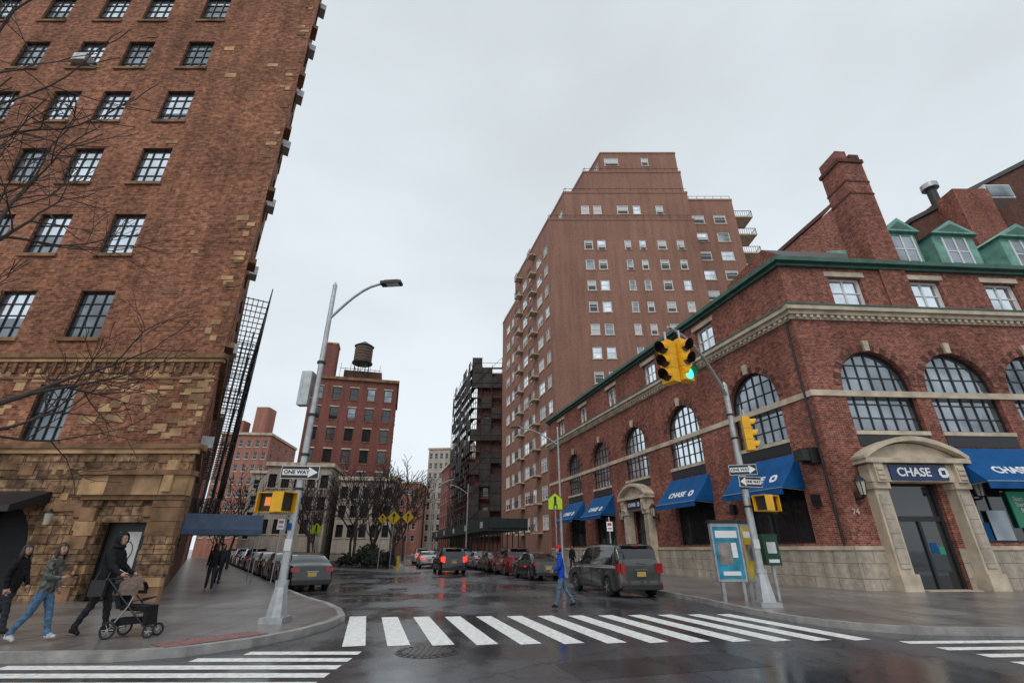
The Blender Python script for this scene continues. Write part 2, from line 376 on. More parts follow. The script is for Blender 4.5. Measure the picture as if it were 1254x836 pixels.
def manhole(x,y,r,nm):
    mb=MB(); mb.cyl((x,y,.0),(x,y,.006),r,r,'iron',40); mb.cyl((x,y,.006),(x,y,.012),r*.72,r*.72,'iron',40)
    for i in range(24):
        a=i*math.pi/12; mb.box((x+math.cos(a)*r*.86,y+math.sin(a)*r*.86,.008),(r*.16,.03,.012),'iron',a)
    for i in range(-3,4):
        mb.box((x+i*r*.18,y,.014),(.03,r*1.2*math.sqrt(max(.05,1-(i*.25)**2)),.008),'iron')
    mb.build(nm)
manhole(-1.5,9.75,.56,"manhole_cover"); manhole(-5.2,24.,.45,"manhole_cover"); manhole(1.2,6.9,.3,"manhole_cover")
mb=MB(); mb.box((-6.3,21.4,.008),(2.0,1.3,.012),'iron',.2); mb.build("road_plate")
# ------------------------------------------------------------ left apartment building
bl=empty("brick_apartment_building")
FL=Fr((-11.35,16.93),(1,0))
mb=MB()
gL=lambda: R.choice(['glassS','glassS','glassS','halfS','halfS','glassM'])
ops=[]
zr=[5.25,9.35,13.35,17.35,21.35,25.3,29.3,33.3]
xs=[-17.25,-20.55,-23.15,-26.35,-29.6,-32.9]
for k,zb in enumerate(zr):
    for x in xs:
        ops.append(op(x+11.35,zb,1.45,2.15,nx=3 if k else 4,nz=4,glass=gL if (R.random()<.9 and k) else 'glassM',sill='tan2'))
wall(mb,FL,-26,0,5.0,38,ops,'brickL',.2)
go=[op(-1.75,.14,1.7,2.35,style='grid',nx=1,nz=1,glass='dark'),op(-6.6,.14,3.6,3.2,arch=True,style='none',glass='dark'),op(-12.5,.14,3,3.2,arch=True,nx=3,nz=3,glass='glassD')]
wall(mb,FL,-26,0,0,5.0,go,'rubble',.45)
FLs=Fr((-11.35,16.93),LD)
so=[]
for zb in zr:
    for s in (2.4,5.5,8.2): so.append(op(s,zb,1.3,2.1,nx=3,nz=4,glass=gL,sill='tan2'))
wall(mb,FLs,0,11,5.0,38,so,'brickL',.2); wall(mb,FLs,0,11,0,5.0,[op(2.2,.9,1.4,2.2,glass='glassD'),op(8,.9,1.4,2.2,glass='glassD')],'rubble',.3)
e=FLs.P(11,0,0); 
mb.face([(-11.35,16.93,38),(e.x,e.y,38),(-37.35,e.y,38),(-37.35,16.93,38)],'roof')
mb.face([(e.x,e.y,0),(-37.35,e.y,0),(-37.35,e.y,38),(e.x,e.y,38)],'brickL')
mb.build("walls",bl)
mb=MB()
FL.box(mb,-26,.16,-.05,.16,4.95,5.12,'tan2'); FL.box(mb,-26,.10,-.05,.10,4.78,4.95,'tan')
FLs.box(mb,0,11,-.04,.157,4.953,5.117,'tan2')
FL.box(mb,-26,.22,-.05,.22,8.42,8.6,'tan2'); FL.box(mb,-26,.14,-.05,.14,8.28,8.42,'tan'); FL.box(mb,-26,.05,-.05,.05,7.6,7.68,'tan2')
FLs.box(mb,0,11,-.04,.217,8.423,8.597,'tan2')
s=-25.8
while s<-.2:
    FL.box(mb,s,s+.14,-.03,.09,7.85,8.28,'tan2'); FL.box(mb,s+.16,s+.36,-.03,.04,8.1,8.28,'brickL'); s+=.38
FL.box(mb,-26,.3,-.05,.35,37.6,38.3,'tan')
for k in range(230):
    s=-R.random()**1.3*13; zc=R.choice([R.uniform(5.2,8.0),R.uniform(5.2,8.0),R.uniform(8.8,30)])
    if k<45: s=-R.uniform(.1,.5); zc=R.uniform(5.3,34)
    w=R.uniform(.22,.6);h=R.uniform(.14,.32)
    if zc>8.8 and k>=45 and R.random()<.6: continue
    if any(o['s0']-.15<s<o['s1']+w+.15 and o['z0']-h-.25<zc<o['z1']+.05 for o in ops): continue
    FL.box(mb,s-w,min(s,-.004),-.03,R.uniform(.012,.035),zc,zc+h,R.choice(['tan','tan','tan2']))
for k in range(190):
    s=-R.random()*13; zc=R.uniform(.3,4.5); w=R.uniform(.25,.7);h=R.uniform(.16,.36)
    if any(o['s0']-.05<s<o['s1']+w+.05 and zc<o['z1']+.05 for o in go): continue
    FL.box(mb,s-w,min(s,-.004),-.03,R.uniform(.012,.06),zc,zc+h,R.choice(['tan','tan2','tan2','rubble']))
x0=-3.5
for k in range(4):
    x1=x0+.92; FL.box(mb,x0,x1-.012,-.05,.30-.01*(k%2),3.35,4.0,('tan','tan2','tan','tan')[k]); x0=x1
FL.box(mb,-3.6,.28,-.05,.42,4.0,4.16,'tan2'); FL.box(mb,-3.4,.12,-.05,.2,3.2,3.35,'tan2')
FL.box(mb,-.62,-.3,.25,.4,3.45,4.5,'tan')
zq=.14; kq=0
while zq<3.15:
    hq=min(R.uniform(.28,.46),3.2-zq); kq+=1
    FL.box(mb,-.85-(.0 if kq%2 else .06),.06+.04*(kq%2),-.05,.14+.03*R.random(),zq,zq+hq-.015,R.choice(['tan','tan2','rubble','tan2']))
    FL.box(mb,-3.3,-2.68-(.12 if kq%2 else 0),-.05,.08+.04*R.random(),zq,zq+hq-.015,R.choice(['tan','tan2','rubble']))
    zq+=hq
mb.build("stone_trim",bl)
mb=MB()
for zb in zr:
    FLs.box(mb,2.3-.35,2.3+.35,-.1,.42,zb+.1,zb+.55,'steel'); 
    FLs.box(mb,.15,1.0,-.02,.3,zb-.32,zb-.1,'tan2')
FL.box(mb,-12.1,-11.4,-.1,.4,25.45,25.95,'steel')
mb.build("air_conditioners",bl)
mb=MB()
FL.box(mb,-2.5,-1.0,-.43,-.38,.16,2.45,'black'); FL.box(mb,-2.1,-1.35,-.38,-.36,.9,2.2,'blind')
mb.tube([FL.P(-1.72+.22*math.cos(a),-.35,1.6+.3*math.sin(a)) for a in [i*.6 for i in range(12)]],.012,'black',5)
P=FL.P
mb.hexa([P(-9,0,3.05),P(-4.6,0,3.05),P(-4.6,1.3,2.75),P(-9,1.3,2.75),P(-9,0,3.5),P(-4.6,0,3.5),P(-4.6,1.3,2.95),P(-9,1.3,2.95)],'black')
FL.box(mb,-8.4,-8.3,-.4,-.3,.2,2.5,'black');FL.box(mb,-6.65,-6.55,-.4,-.3,.2,3.2,'black')
c=FL.P(-4.15,.3,2.4); mb.cyl(c,c+Vector((0,0,.35)),.09,.13,'lampg',6); mb.cyl(c+Vector((0,0,.35)),c+Vector((0,0,.5)),.14,.02,'black',6)
mb.build("entrance_doors",bl)
# fire escape building on left street
fb=empty("fire_escape_building"); mb=MB()
FE=FLs.off(11.2,.0); 
o2=[op(3+4*i,4.6+3.4*k,1.2,1.9,glass='glassM',nx=1,nz=2) for i in range(5) for k in range(4)]
wall(mb,FE,0,22,0,18,o2,'brickD'); 
a=FE.P(0,0,18);b=FE.P(22,0,18);c=FE.P(22,-15,18);d=FE.P(0,-15,18)
mb.face([a,b,c,d],'roof'); mb.face([FE.P(22,0,0),FE.P(22,-15,0),c,b],'brickD')
mb.build("walls",fb)
mb=MB()
for k in range(5):
    zz=4.3+k*3.2
    for zo,r_ in ((1.0,.03),(.5,.02)): mb.cyl(FE.P(1,1.45,zz+zo),FE.P(20,1.45,zz+zo),r_,r_,'black',5)
    for dd in (.15,.45,.75,1.05,1.4): FE.box(mb,1,20,dd,dd+.05,zz-.05,zz,'black')
    for i in range(20): FE.box(mb,1+i-.03,1+i+.03,.0,1.45,zz-.1,zz-.05,'black')
    for j in range(46): mb.cyl(FE.P(1+j*.42,1.45,zz),FE.P(1+j*.42,1.45,zz+1.0),.012,.012,'black',3,False)
for i in range(20):
    if i%3==0: mb.cyl(FE.P(1+i,1.45,3.2 if i%2 else 4.2),FE.P(1+i,1.45,18.1),.035,.035,'black',5)
    if i<18:
        for k in range(4): 
            if (i+k*2)%5==0:
                for dd in (.5,1.0): mb.cyl(FE.P(1+i,dd,4.3+k*3.2),FE.P(3+i,dd,7.5+k*3.2),.045,.045,'black',5)
mb.build("fire_escape",fb)
an=empty("entrance_awning"); mb=MB()
FA=FLs.off(8,0)
P=FA.P; mb.hexa([P(0,0,2.55),P(2.2,0,2.55),P(2.2,3.4,2.55),P(0,3.4,2.55),P(0.3,0,3.25),P(1.9,0,3.25),P(1.9,3.4,3.25),P(.3,3.4,3.25)],'canopyb')
FA.box(mb,-.02,2.22,-.0,3.42,2.3,2.55,'canopyb')
for s in (.05,2.15): mb.cyl(P(s,3.35,.14),P(s,3.35,2.5),.03,.03,'steel',8)
mb.build("canopy",an)
# ------------------------------------------------------------ bank building
bk=empty("bank_building")
C0=(14.1,20.97)
FF=Fr(C0,(1,.07)); FS=Fr(C0,SD,flip=True)
axF=[3.35,7.6,11.85,16.1,20.35]; axS=[3.7,10.2,16.5,22.6,28.6]
LF=30; LS=35.8
mb=MB()
def bigarch(s,g): return op(s,6.6,3.5,3.95,arch=True,nx=6,nz=6,glass=g,fw=.09)
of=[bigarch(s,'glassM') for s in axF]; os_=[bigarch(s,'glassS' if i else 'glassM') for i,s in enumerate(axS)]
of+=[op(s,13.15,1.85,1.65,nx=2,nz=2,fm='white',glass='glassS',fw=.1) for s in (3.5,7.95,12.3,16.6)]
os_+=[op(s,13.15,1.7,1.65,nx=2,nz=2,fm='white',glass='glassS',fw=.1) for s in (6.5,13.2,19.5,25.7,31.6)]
shopF=[op(s,1.9,3.6,3.6,nx=3,nz=1,glass='glassD',fw=.09) for s in axF[1:]]
shopS=[op(s,1.9,3.8,3.6,nx=3,nz=1,glass='glassD',fw=.09) for s in axS if s!=16.5]
shopF.append(op(axF[0],.14,2.4,4.15,nx=1,nz=1,glass='dark',style='none')); shopS.append(op(16.5,.14,2.2,4.1,nx=1,nz=1,glass='dark',style='none'))
def wall_faces(mb,fr,s0,s1,z0,z1,ops,m):
    ss=sorted(set([s0,s1]+[o[k] for o in ops for k in('s0','s1') if s0<o[k]<s1])); zz=sorted(set([z0,z1]+[o[k] for o in ops for k in('z0','z1') if z0<o[k]<z1]))
    for i in range(len(ss)-1):
        for j in range(len(zz)-1):
            cs=(ss[i]+ss[i+1])/2; cz=(zz[j]+zz[j+1])/2
            if not any(o['s0']<cs<o['s1'] and o['z0']<cz<o['z1'] for o in ops):
                mb.face([fr.P(ss[i],0,zz[j]),fr.P(ss[i+1],0,zz[j]),fr.P(ss[i+1],0,zz[j+1]),fr.P(ss[i],0,zz[j+1])],m)
def upper(fr,L,ops,shop):
    lo=[o for o in shop if o['z0']>1]
    D=[o for o in shop if o['z0']<1][0]
    cut=[dict(o) for o in ops+lo]+[dict(D,z0=1.7)]
    wall_faces(mb,fr,0,L,1.7,15.6,cut,'brickB'); wall_faces(mb,fr,0,L,0,1.7,[dict(D,z1=1.7)],'limeBlk')
    for o in ops+lo+[D]: opening(mb,fr,o,'brickB',.3,'brickB')
upper(FF,LF,of,shopF); upper(FS,LS,os_,shopS)
A=FF.P(LF,0,0);B=FS.P(LS,0,0);Cc=Vector((A.x+B.x-C0[0],A.y+B.y-C0[1],0))
for p,q in ((A,Cc),(Cc,B)): mb.face([(p.x,p.y,0),(q.x,q.y,0),(q.x,q.y,15.6),(p.x,p.y,15.6)],'brickB')
mb.build("walls",bk)
mb=MB()
def trims(fr,L,e,f,doorS,w):
    x0=-f
    segs=[(x0*1,doorS-w/2),(doorS+w/2,L)]
    for a,b in segs:
        fr.box(mb,a,b,-.03,.06,.05,1.62+e,'limeBlk'); fr.box(mb,a,b,-.03,.11,1.62+e,1.78+e,'lime')
    fr.box(mb,x0*2,L,-.03,.07,8.22+e,8.5-e,'lime')
    fr.box(mb,x0*3,L,-.03,.10,12.2+e,12.42+e,'lime'); fr.box(mb,x0*5,L,-.03,.26,12.42+e,12.62+e,'lime'); fr.box(mb,x0*7,L,-.03,.42,12.62+e,12.85-e,'lime'); fr.box(mb,x0*7,L,-.03,.46,12.85-e,12.93-e,'copperD')
    s=.1
    while s<L: fr.box(mb,s,s+.16,.095,.22,12.26,12.419,'lime'); s+=.36
    fr.box(mb,x0*3,L,-.03,.18,15.32+e,15.5+e,'copperD'); fr.box(mb,x0*6,L,-.03,.42,15.5+e,15.74-e,'copperD'); 
trims(FF,LF,0,.06,3.35,3.9); trims(FS,LS,.003,0,16.5,3.2)
def archring(fr,s,w=3.5,zt=10.55,rw=.34):
    r=w/2; zs=zt-r; N=21
    for i in range(N):
        a0=math.pi*i/N+.006;a1=math.pi*(i+1)/N-.006
        m='brickD' if i%2 else 'brickB'
        if i==N//2: m='lime'
        r1=r+rw+(.2 if m=='lime' else 0); d=.035 if m!='lime' else .14
        pts=[(s-rr*math.cos(t),zs+rr*math.sin(t)) for rr,t in((r,a0),(r,a1),(r1,a1),(r1,a0))]
        mb.hexa([fr.P(x,-.02,z_) for x,z_ in pts]+[fr.P(x,d,z_) for x,z_ in pts],m)
    fr.box(mb,s-r-.05,s+r+.05,-.05,.07,6.42,6.6,'lime'); fr.box(mb,s-r,s+r,-.1,.03,5.9,6.42,'black')
for s in axF: archring(FF,s)
for s in axS: archring(FS,s)
for s in (3.5,7.95,12.3,16.6): FF.box(mb,s-1.1,s+1.1,-.02,.06,14.82,15.1,'lime'); FF.box(mb,s-1.05,s+1.05,-.02,.1,13.0,13.14,'lime')
for s in (6.5,13.2,19.5,25.7,31.6): FS.box(mb,s-1.05,s+1.05,-.02,.06,14.82,15.1,'lime'); FS.box(mb,s-1,s+1,-.02,.1,13.0,13.14,'lime')
mb.build("stone_and_copper_trim",bk)
def portal(fr,s,w):
    mb=MB(); h=w/2
    for sg in (-1,1):
        a,b=sorted((s+sg*h,s+sg*(h-.62)))
        fr.box(mb,a-.08,b+.08,-.02,.62,.14,.75,'lime'); fr.box(mb,a,b,-.02,.5,.75,4.0,'lime'); fr.box(mb,a-.06,b+.06,-.02,.6,4.0,4.25,'lime')
        fr.box(mb,a+.1,b-.1,.5,.54,.95,3.8,'limeBlk')
        fr.box(mb,a+.1,b-.1,-.02,.72,4.25,5.05,'lime')
        for q in range(3): fr.box(mb,a+.16,b-.16,.72,.78,4.35+q*.2,4.47+q*.2,'lime')
        cs=s+sg*(h+.5); c=fr.P(cs,.42,3.75)
        mb.cyl(c-Vector((0,0,.12)),c,.03,.13,'black',6); mb.cyl(c,c+Vector((0,0,.55)),.13,.21,'lampg',6,smooth=False); mb.cyl(c+Vector((0,0,.55)),c+Vector((0,0,.85)),.25,.03,'black',6)
        for q in range(6):
            an_=q*math.pi/3; mb.cyl(c+Vector((math.cos(an_)*.13,math.sin(an_)*.13,0)),c+Vector((math.cos(an_)*.215,math.sin(an_)*.215,.55)),.018,.018,'black',4)
        fr.box(mb,cs-.03,cs+.03,0,.42,3.58,3.66,'black'); fr.box(mb,cs-.08,cs+.08,0,.05,3.4,3.9,'black')
    fr.box(mb,s-h-.05,s+h+.05,-.02,.55,4.28,5.0,'lime')
    fr.box(mb,s-h-.25,s+h+.25,-.02,.8,5.05,5.25,'lime')
    N=14; W=h+.25; rise=.85
    prev=None
    for i in range(N+1):
        x=-W+2*W*i/N; zt=5.25+rise*math.sin(math.pi*i/N)**.8 if 0<i<N else 5.252
        if prev:
            (x0,z0)=prev
            mb.hexa([fr.P(s+x0,-.02,5.25),fr.P(s+x,-.02,5.25),fr.P(s+x,.45,5.25),fr.P(s+x0,.45,5.25),fr.P(s+x0,-.02,max(5.252,z0-.15)),fr.P(s+x,-.02,max(5.252,zt-.15)),fr.P(s+x,.45,max(5.252,zt-.15)),fr.P(s+x0,.45,max(5.252,z0-.15))],'lime')
            mb.hexa([fr.P(s+x0,-.02,z0-.1),fr.P(s+x,-.02,zt-.1),fr.P(s+x,.8,zt-.1),fr.P(s+x0,.8,z0-.1),fr.P(s+x0,-.02,z0+.1),fr.P(s+x,-.02,zt+.1),fr.P(s+x,.8,zt+.1),fr.P(s+x0,.8,z0+.1)],'lime')
        prev=(x,zt)
    fr.box(mb,s-h+.85,s+h-.85,.55,.62,4.35,4.98,'navy')
    w2=1.15
    fr.box(mb,s-w2,s-w2+.12,-.28,-.16,.14,4.2,'black'); fr.box(mb,s+w2-.12,s+w2,-.28,-.16,.14,4.2,'black'); fr.box(mb,s-w2,s+w2,-.28,-.17,2.75,2.95,'black'); fr.box(mb,s-.06,s+.06,-.28,-.17,.14,2.75,'black')
    mb.face([fr.P(s-w2,-.24,.14),fr.P(s+w2,-.24,.14),fr.P(s+w2,-.24,4.25),fr.P(s-w2,-.24,4.25)],'glassD')
    fr.box(mb,s+.2,s+.5,-.235,-.225,1.5,1.9,'blue'); fr.box(mb,s+.55,s+.8,-.235,-.225,1.45,1.75,'signg'); fr.box(mb,s-w2,s+w2,-.2,.5,.05,.16,'lime')
    mb.build("entrance_portal",bk)
portal(FF,3.35,4.3); portal(FS,16.5,3.6)
def rightaxis(fr):
    n=Vector((*fr.n,0)); return Vector((0,0,1)).cross(n)
def logo(c,right,up,size,parent):
    mb=MB(); n=right.cross(up)
    for k in range(4):
        a=k*math.pi/2
        def q(x,y): 
            return c+right*(x*math.cos(a)-y*math.sin(a))*size+up*(x*math.sin(a)+y*math.cos(a))*size
        p=[q(-.22,.5),q(.28,.5),q(.5,.22),q(-.22,.22)]
        mb.hexa(p+[v+n*.015 for v in p],'textw')
    mb.build("octagon_logo",parent)
ra=rightaxis(FF); up=Vector((0,0,1))
text("CHASE",.5,FF.P(3.1,.64,4.66),ra,up,'textw',bk); logo(FF.P(4.45,.635,4.66),ra,up,.42,bk)
ra2=rightaxis(FS)
text("CHASE",.36,FS.P(16.65,.64,4.66),ra2,up,'textw',bk); logo(FS.P(15.7,.635,4.66),ra2,up,.3,bk)
text("74",.32,FF.P(.45,.05,3.1),ra,up,'lime',bk)
def awning(fr,s,w=4.1,zt=5.85,zb=4.25,out=1.35):
    mb=MB(); a,b=s-w/2,s+w/2; P=fr.P
    N=10; prof=[(.02+(out-.02)*i/N, zt+(zb-zt)*i/N-.07*math.sin(math.pi*i/N)) for i in range(N+1)]
    for (d0,z0),(d1,z1) in zip(prof[:-1],prof[1:]):
        mb.face([P(a,d0,z0),P(b,d0,z0),P(b,d1,z1),P(a,d1,z1)],'blue',True)
        for x in (a,b): mb.face([P(x,d0,z0),P(x,d1,z1),P(x,d1,zb-.02),P(x,d0,zb-.02)],'blue')
    K=16
    for i in range(K):
        x0_,x1_=a+(b-a)*i/K,a+(b-a)*(i+1)/K; o0=out+.025*math.sin(i*1.7); o1=out+.025*math.sin((i+1)*1.7)
        mb.face([P(x0_,out,zb),P(x1_,out,zb),P(x1_,o1,zb-.3),P(x0_,o0,zb-.3)],'blue',True)
    mb.cyl(P(a,out,zb),P(b,out,zb),.02,.02,'steel',6)
    for x in (a+.03,b-.03): mb.cyl(P(x,0,zb-.1),P(x,out,zb-.02),.018,.018,'steel',6)
    mb.build("awning",bk)
    upv=(P(s,.02,zt)-P(s,out,zb)).normalized(); r=rightaxis(fr); n=r.cross(upv)
    c=P(s,.02,zt).lerp(P(s,out,zb),.68)+n*-.03
    text("CHASE",.56,c-r*.25,r,upv,'textw',bk,ext=.02); logo(c+r*1.2,r,upv,.44,bk)
for s in axF[1:4]: awning(FF,s)
for s in axS:
    if s!=16.5: awning(FS,s)
mb=MB(); FF.box(mb,axF[1]+.3,axF[1]+1.75,-.2,-.15,2.5,4.0,'signg'); FF.box(mb,axF[1]-1.0,axF[1]-.1,-.2,-.15,2.0,3.2,'glassM')
FF.box(mb,axF[1]-1.75,axF[1]-1.1,-.19,-.15,2.0,2.7,'blue'); 
FS.box(mb,.5,1.1,0,.5,5.2,5.9,'black'); FS.box(mb,.55,1.05,.5,.9,5.3,5.8,'plastic')
for s in (1.0,6.4): FS.box(mb,s,s+.3,.0,.25,3.4,3.9,'black')
FS.box(mb,6.5,7.4,.0,.12,.5,1.2,'black')
mb.cyl(FS.P(.35,.1,1.8),FS.P(.35,.1,12.2),.05,.05,'black',8)
mb.build("wall_fittings",bk)
text("Start alone.\nStart small.\nBuild it.",.24,FF.P(axF[1]+1.02,-.13,3.45),ra,up,'textw',bk)
mb=MB()
mb.face([FF.P(2.6,-.25,15.62),FF.P(LF,-.25,15.62),FF.P(LF,-4.4,19.6),FF.P(2.6,-4.4,19.6)],'slate')
mb.face([FF.P(2.6,-.25,15.62),FF.P(2.6,-4.4,19.6),FF.P(2.6,-9,19.6),FF.P(2.6,-9,15.62)],'brickB')
mb.face([FF.P(2.6,-4.4,19.6),FF.P(LF,-4.4,19.6),FF.P(LF,-9,19.6),FF.P(2.6,-9,19.6)],'roof')
mb.face([(C0[0],C0[1],15.61),(A.x,A.y,15.61),(Cc.x,Cc.y,15.61),(B.x,B.y,15.61)],'roof')
mb.build("roof",bk)
mb=MB()
FF.box(mb,5.55,7.0,-1.4,.12,12.95,22.9,'brickB')
FF.box(mb,5.47,7.08,-1.48,.2,22.9,23.15,'brickD'); FF.box(mb,5.55,6.2,-1.3,.12,23.15,23.8,'brickB'); FF.box(mb,6.4,7.0,-1.3,.1,23.15,23.6,'brickD')
for z_ in (20.5,21.4): FF.box(mb,5.52,7.03,-1.43,.15,z_,z_+.12,'brickD')
mb.build("chimney",bk)
def dormer(s,w=2.6):
    mb=MB(); P=FF.P
    z0,z1=16.3,18.6; d0,d1=-.9,-4
    FF.box(mb,s-w/2,s+w/2,d1,d0,z0,z1,'copper')
    FF.box(mb,s-.65,s+.65,d0-.02,d0+.02,z0+.4,z1-.25,'glassM')
    for x in (s-.75,s+.65,s-.05): FF.box(mb,x,x+.1,d0,d0+.05,z0+.3,z1-.15,'white')
    FF.box(mb,s-.7,s+.7,d0,d0+.045,z0+1.15,z0+1.22,'white')
    pr=[(s-w/2-.2,z1),(s+w/2+.2,z1),(s,z1+.95)]
    a=[P(x,d0+.25,z) for x,z in pr]; b=[P(x,d1,z) for x,z in pr]
    mb.face(a,'copper'); mb.face([a[0],a[2],b[2],b[0]],'copper'); mb.face([a[1],b[1],b[2],a[2]],'copper'); mb.face([a[0],b[0],b[1],a[1]],'copper')
    pr2=[(s-w/2+.25,z1+.12),(s+w/2-.25,z1+.12),(s,z1+.7)]
    mb.face([P(x,d0+.256,z) for x,z in pr2],'copperD')
    mb.build("dormer",bk)
dormer(8.7,1.9); dormer(12.0); dormer(16.3)
mb=MB()
gY=31
mb.hexa([(18.6,gY,15),(34,gY,15),(34,gY+9,15),(18.6,gY+9,15),(18.6,gY,20.8),(26.6,gY,27.5),(26.6,gY+9,27.5),(18.6,gY+9,20.8)],'brickB')
mb.hexa([(18.3,gY-.15,20.65),(26.6,gY-.15,27.65),(26.6,gY+9,27.65),(18.3,gY+9,20.65),(18.3,gY-.15,20.95),(26.6,gY-.15,28.0),(26.6,gY+9,28.0),(18.3,gY+9,20.95)],'brickD')
mb.hexa([(18.4,26.5,15.6),(24,26.5,15.6),(24,29,15.6),(18.4,29,15.6),(21.5,26.5,20.2),(24,26.5,20.3),(24,29,20.3),(21.5,29,20.2)],'copper')
mb.build("gable",bk)
bh=empty("brick_house"); mb=MB()
mb.hexa([(37,35,0),(75,35,0),(75,50,0),(37,50,0),(37,35,29.2),(75,35,49),(75,50,49),(37,50,29.2)],'brickD')
mb.hexa([(36.8,34.8,29.2),(75,34.8,49),(75,50,49),(36.8,50,29.2),(36.8,34.8,29.6),(75,34.8,49.5),(75,50,49.5),(36.8,50,29.6)],'slate')
mb.box((41.5,34.5,27),(3.2,3,9),'brickB'); mb.cyl((40.2,35,31),(40.2,35,33.2),.4,.4,'black',10); mb.cyl((40.2,35,33.2),(40.2,35,33.7),.7,.7,'steel',10)
mb.box((44.2,33.8,31.3),(2.4,1.4,1.5),'white'); mb.box((44.2,33.07,31.3),(2.1,.1,1.2),'glassM')
mb.build("walls",bh)
# ------------------------------------------------------------ generic building
def building(name,o,d,w,dep,h,m,cols,rows,z0=3.5,ww=1.2,wh=1.8,fm='white',glass=None,corn='lime',flip=False,nx=1,nz=2,sides=True,scols=None,lintel=None,parent=None):
    e=parent or empty(name); mb=MB(); f=Fr(o,d,flip)
    pitch=(h-z0-.8)/rows
    def ops(L,c): 
        out=[]
        for i in range(c):
            for k in range(rows): out.append(op(L*(i+.5)/c,z0+pitch*k+.4,ww,wh,nx=nx,nz=nz,fm=fm,glass=glass,fw=.09,sill=corn))
        return out
    of=ops(w,cols); wall(mb,f,0,w,0,h,of,m,.2)
    p1=f.P(w,0,0);p0=f.P(0,0,0)
    inw=(-f.n[0],-f.n[1])
    fl=Fr((p0.x,p0.y),inw); 
    if (fl.n[0]*f.d[0]+fl.n[1]*f.d[1])>0: fl.n=(-fl.n[0],-fl.n[1])
    fr_=Fr((p1.x,p1.y),inw)
    if (fr_.n[0]*f.d[0]+fr_.n[1]*f.d[1])<0: fr_.n=(-fr_.n[0],-fr_.n[1])
    sc_=scols if scols is not None else max(1,int(dep/4))
    for g in (fl,fr_): wall(mb,g,0,dep,0,h,ops(dep,sc_) if sides and sc_ else [],m,.2)
    a=f.P(0,-dep,0);b=f.P(w,-dep,0)
    mb.face([(a.x,a.y,0),(b.x,b.y,0),(b.x,b.y,h),(a.x,a.y,h)],m)
    mb.face([f.P(0,0,h-.3),f.P(w,0,h-.3),(b.x,b.y,h-.3),(a.x,a.y,h-.3)],'roof')
    mb.build("walls",e)
    mb=MB()
    if corn:
        f.box(mb,-.3,w+.3,-.05,.35,h-.45,h+.1,corn); fl.box(mb,.05,dep,-.05,.29,h-.44,h+.09,corn); fr_.box(mb,.05,dep,-.05,.29,h-.44,h+.09,corn)
        if lintel:
            for o_ in of: f.box(mb,o_['s0']-.1,o_['s1']+.1,-.02,.05,o_['z1'],o_['z1']+.22,lintel)
        mb.build("cornice",e)
    return e,f
# ------------------------------------------------------------ apartment tower
tw=empty("apartment_tower")
gT=lambda: R.choice(['glassS','blind','glassM','half','glassS','half'])
def tier(X0,X1,Y0,dep,z0,z1,cols,scols,pitch=3.63,rail=True):
    f=Fr((X0,Y0),(1,0)); mb=MB(); ops=[]
    zz=4.0
    while zz+2.4<z1:
        if zz>=z0:
            for c,w in cols:
                if X0+.8<c<X1-.8: ops.append(op(c-X0,zz,w,1.75,nx=1,nz=2,fm='white',glass=gT,fw=.12,sill='lime'))
        zz+=pitch
    wall(mb,f,0,X1-X0,z0,z1,ops,'brickT',.12)
    for o_ in ops:
        if R.random()<.28: f.box(mb,o_['s0']+.15,o_['s1']-.15,-.05,.35,o_['z0']+.1,o_['z0']+.5,'steel')
    fs=Fr((X0,Y0),SD,True); ops=[]
    zz=4.0
    while zz+2.4<z1:
        if zz>=z0:
            for c,w in scols:
                if c<dep-1: ops.append(op(c,zz,w,1.8,nx=2,nz=2,fm='white',glass=gT,fw=.14,sill='lime'))
        zz+=pitch
    wall(mb,fs,0,dep,z0,z1,ops,'brickT',.12)
    e=fs.P(dep,0,0); 
    mb.face([(X1,Y0,z0),(X1,Y0+dep,z0),(X1,Y0+dep,z1),(X1,Y0,z1)],'brickT')
    mb.face([(e.x,e.y,z0),(X1,Y0+dep,z0),(X1,Y0+dep,z1),(e.x,e.y,z1)],'brickT')
    mb.face([(X0,Y0,z1),(X1,Y0,z1),(X1,Y0+dep,z1),(e.x,e.y,z1)],'roof')
    f.box(mb,-.06,X1-X0+.06,-.1,.07,z1-.05,z1+.35,'brickT'); fs.box(mb,.07,dep,-.1,.067,z1-.05,z1+.347,'brickT')
    if rail:
        for (g,L) in ((f,X1-X0),(fs,dep)):
            k=0
            while k<=L: 
                mb.cyl(g.P(k,-.3,z1+.3),g.P(k,-.3,z1+1.2),.035,.035,'black',4,False); k+=1.4
            mb.cyl(g.P(0,-.3,z1+1.2),g.P(L,-.3,z1+1.2),.035,.035,'black',4,False)
    mb.build("tower_tier",tw)
fc=[(11.9,1.3),(13.9,1.3),(18.0,1.0),(20.3,1.0),(23.3,1.35),(26.2,1.1)]
scs=[(1.9,1.6),(5.2,2.4),(9.5,1.6),(13,2.4),(17,1.6),(20.5,2.4),(24,1.6),(26.8,1.4)]
tier(5.8,29,60,19,0,49.5,fc,scs)
tier(.7,20,78.2,9.5,0,44.5,[],scs)
tier(8.6,29,60.6,17,49.5,55.5,[(11.9,1.3),(13.9,1.3),(18,1.8),(20.3,1.2),(24,1.2)],scs)
tier(12.2,28.7,60.9,15,55.5,60.2,[(17,2.4),(20.5,1.2),(24,1.2)],scs)
tier(15.4,28.5,61.2,13,60.2,64.8,[(17.2,2.4),(23,1.2)],scs[:3],rail=False)
tier(29,37.5,63,16,0,56,[(31.2,2.0),(34.8,2.0)],[])
mb=MB()
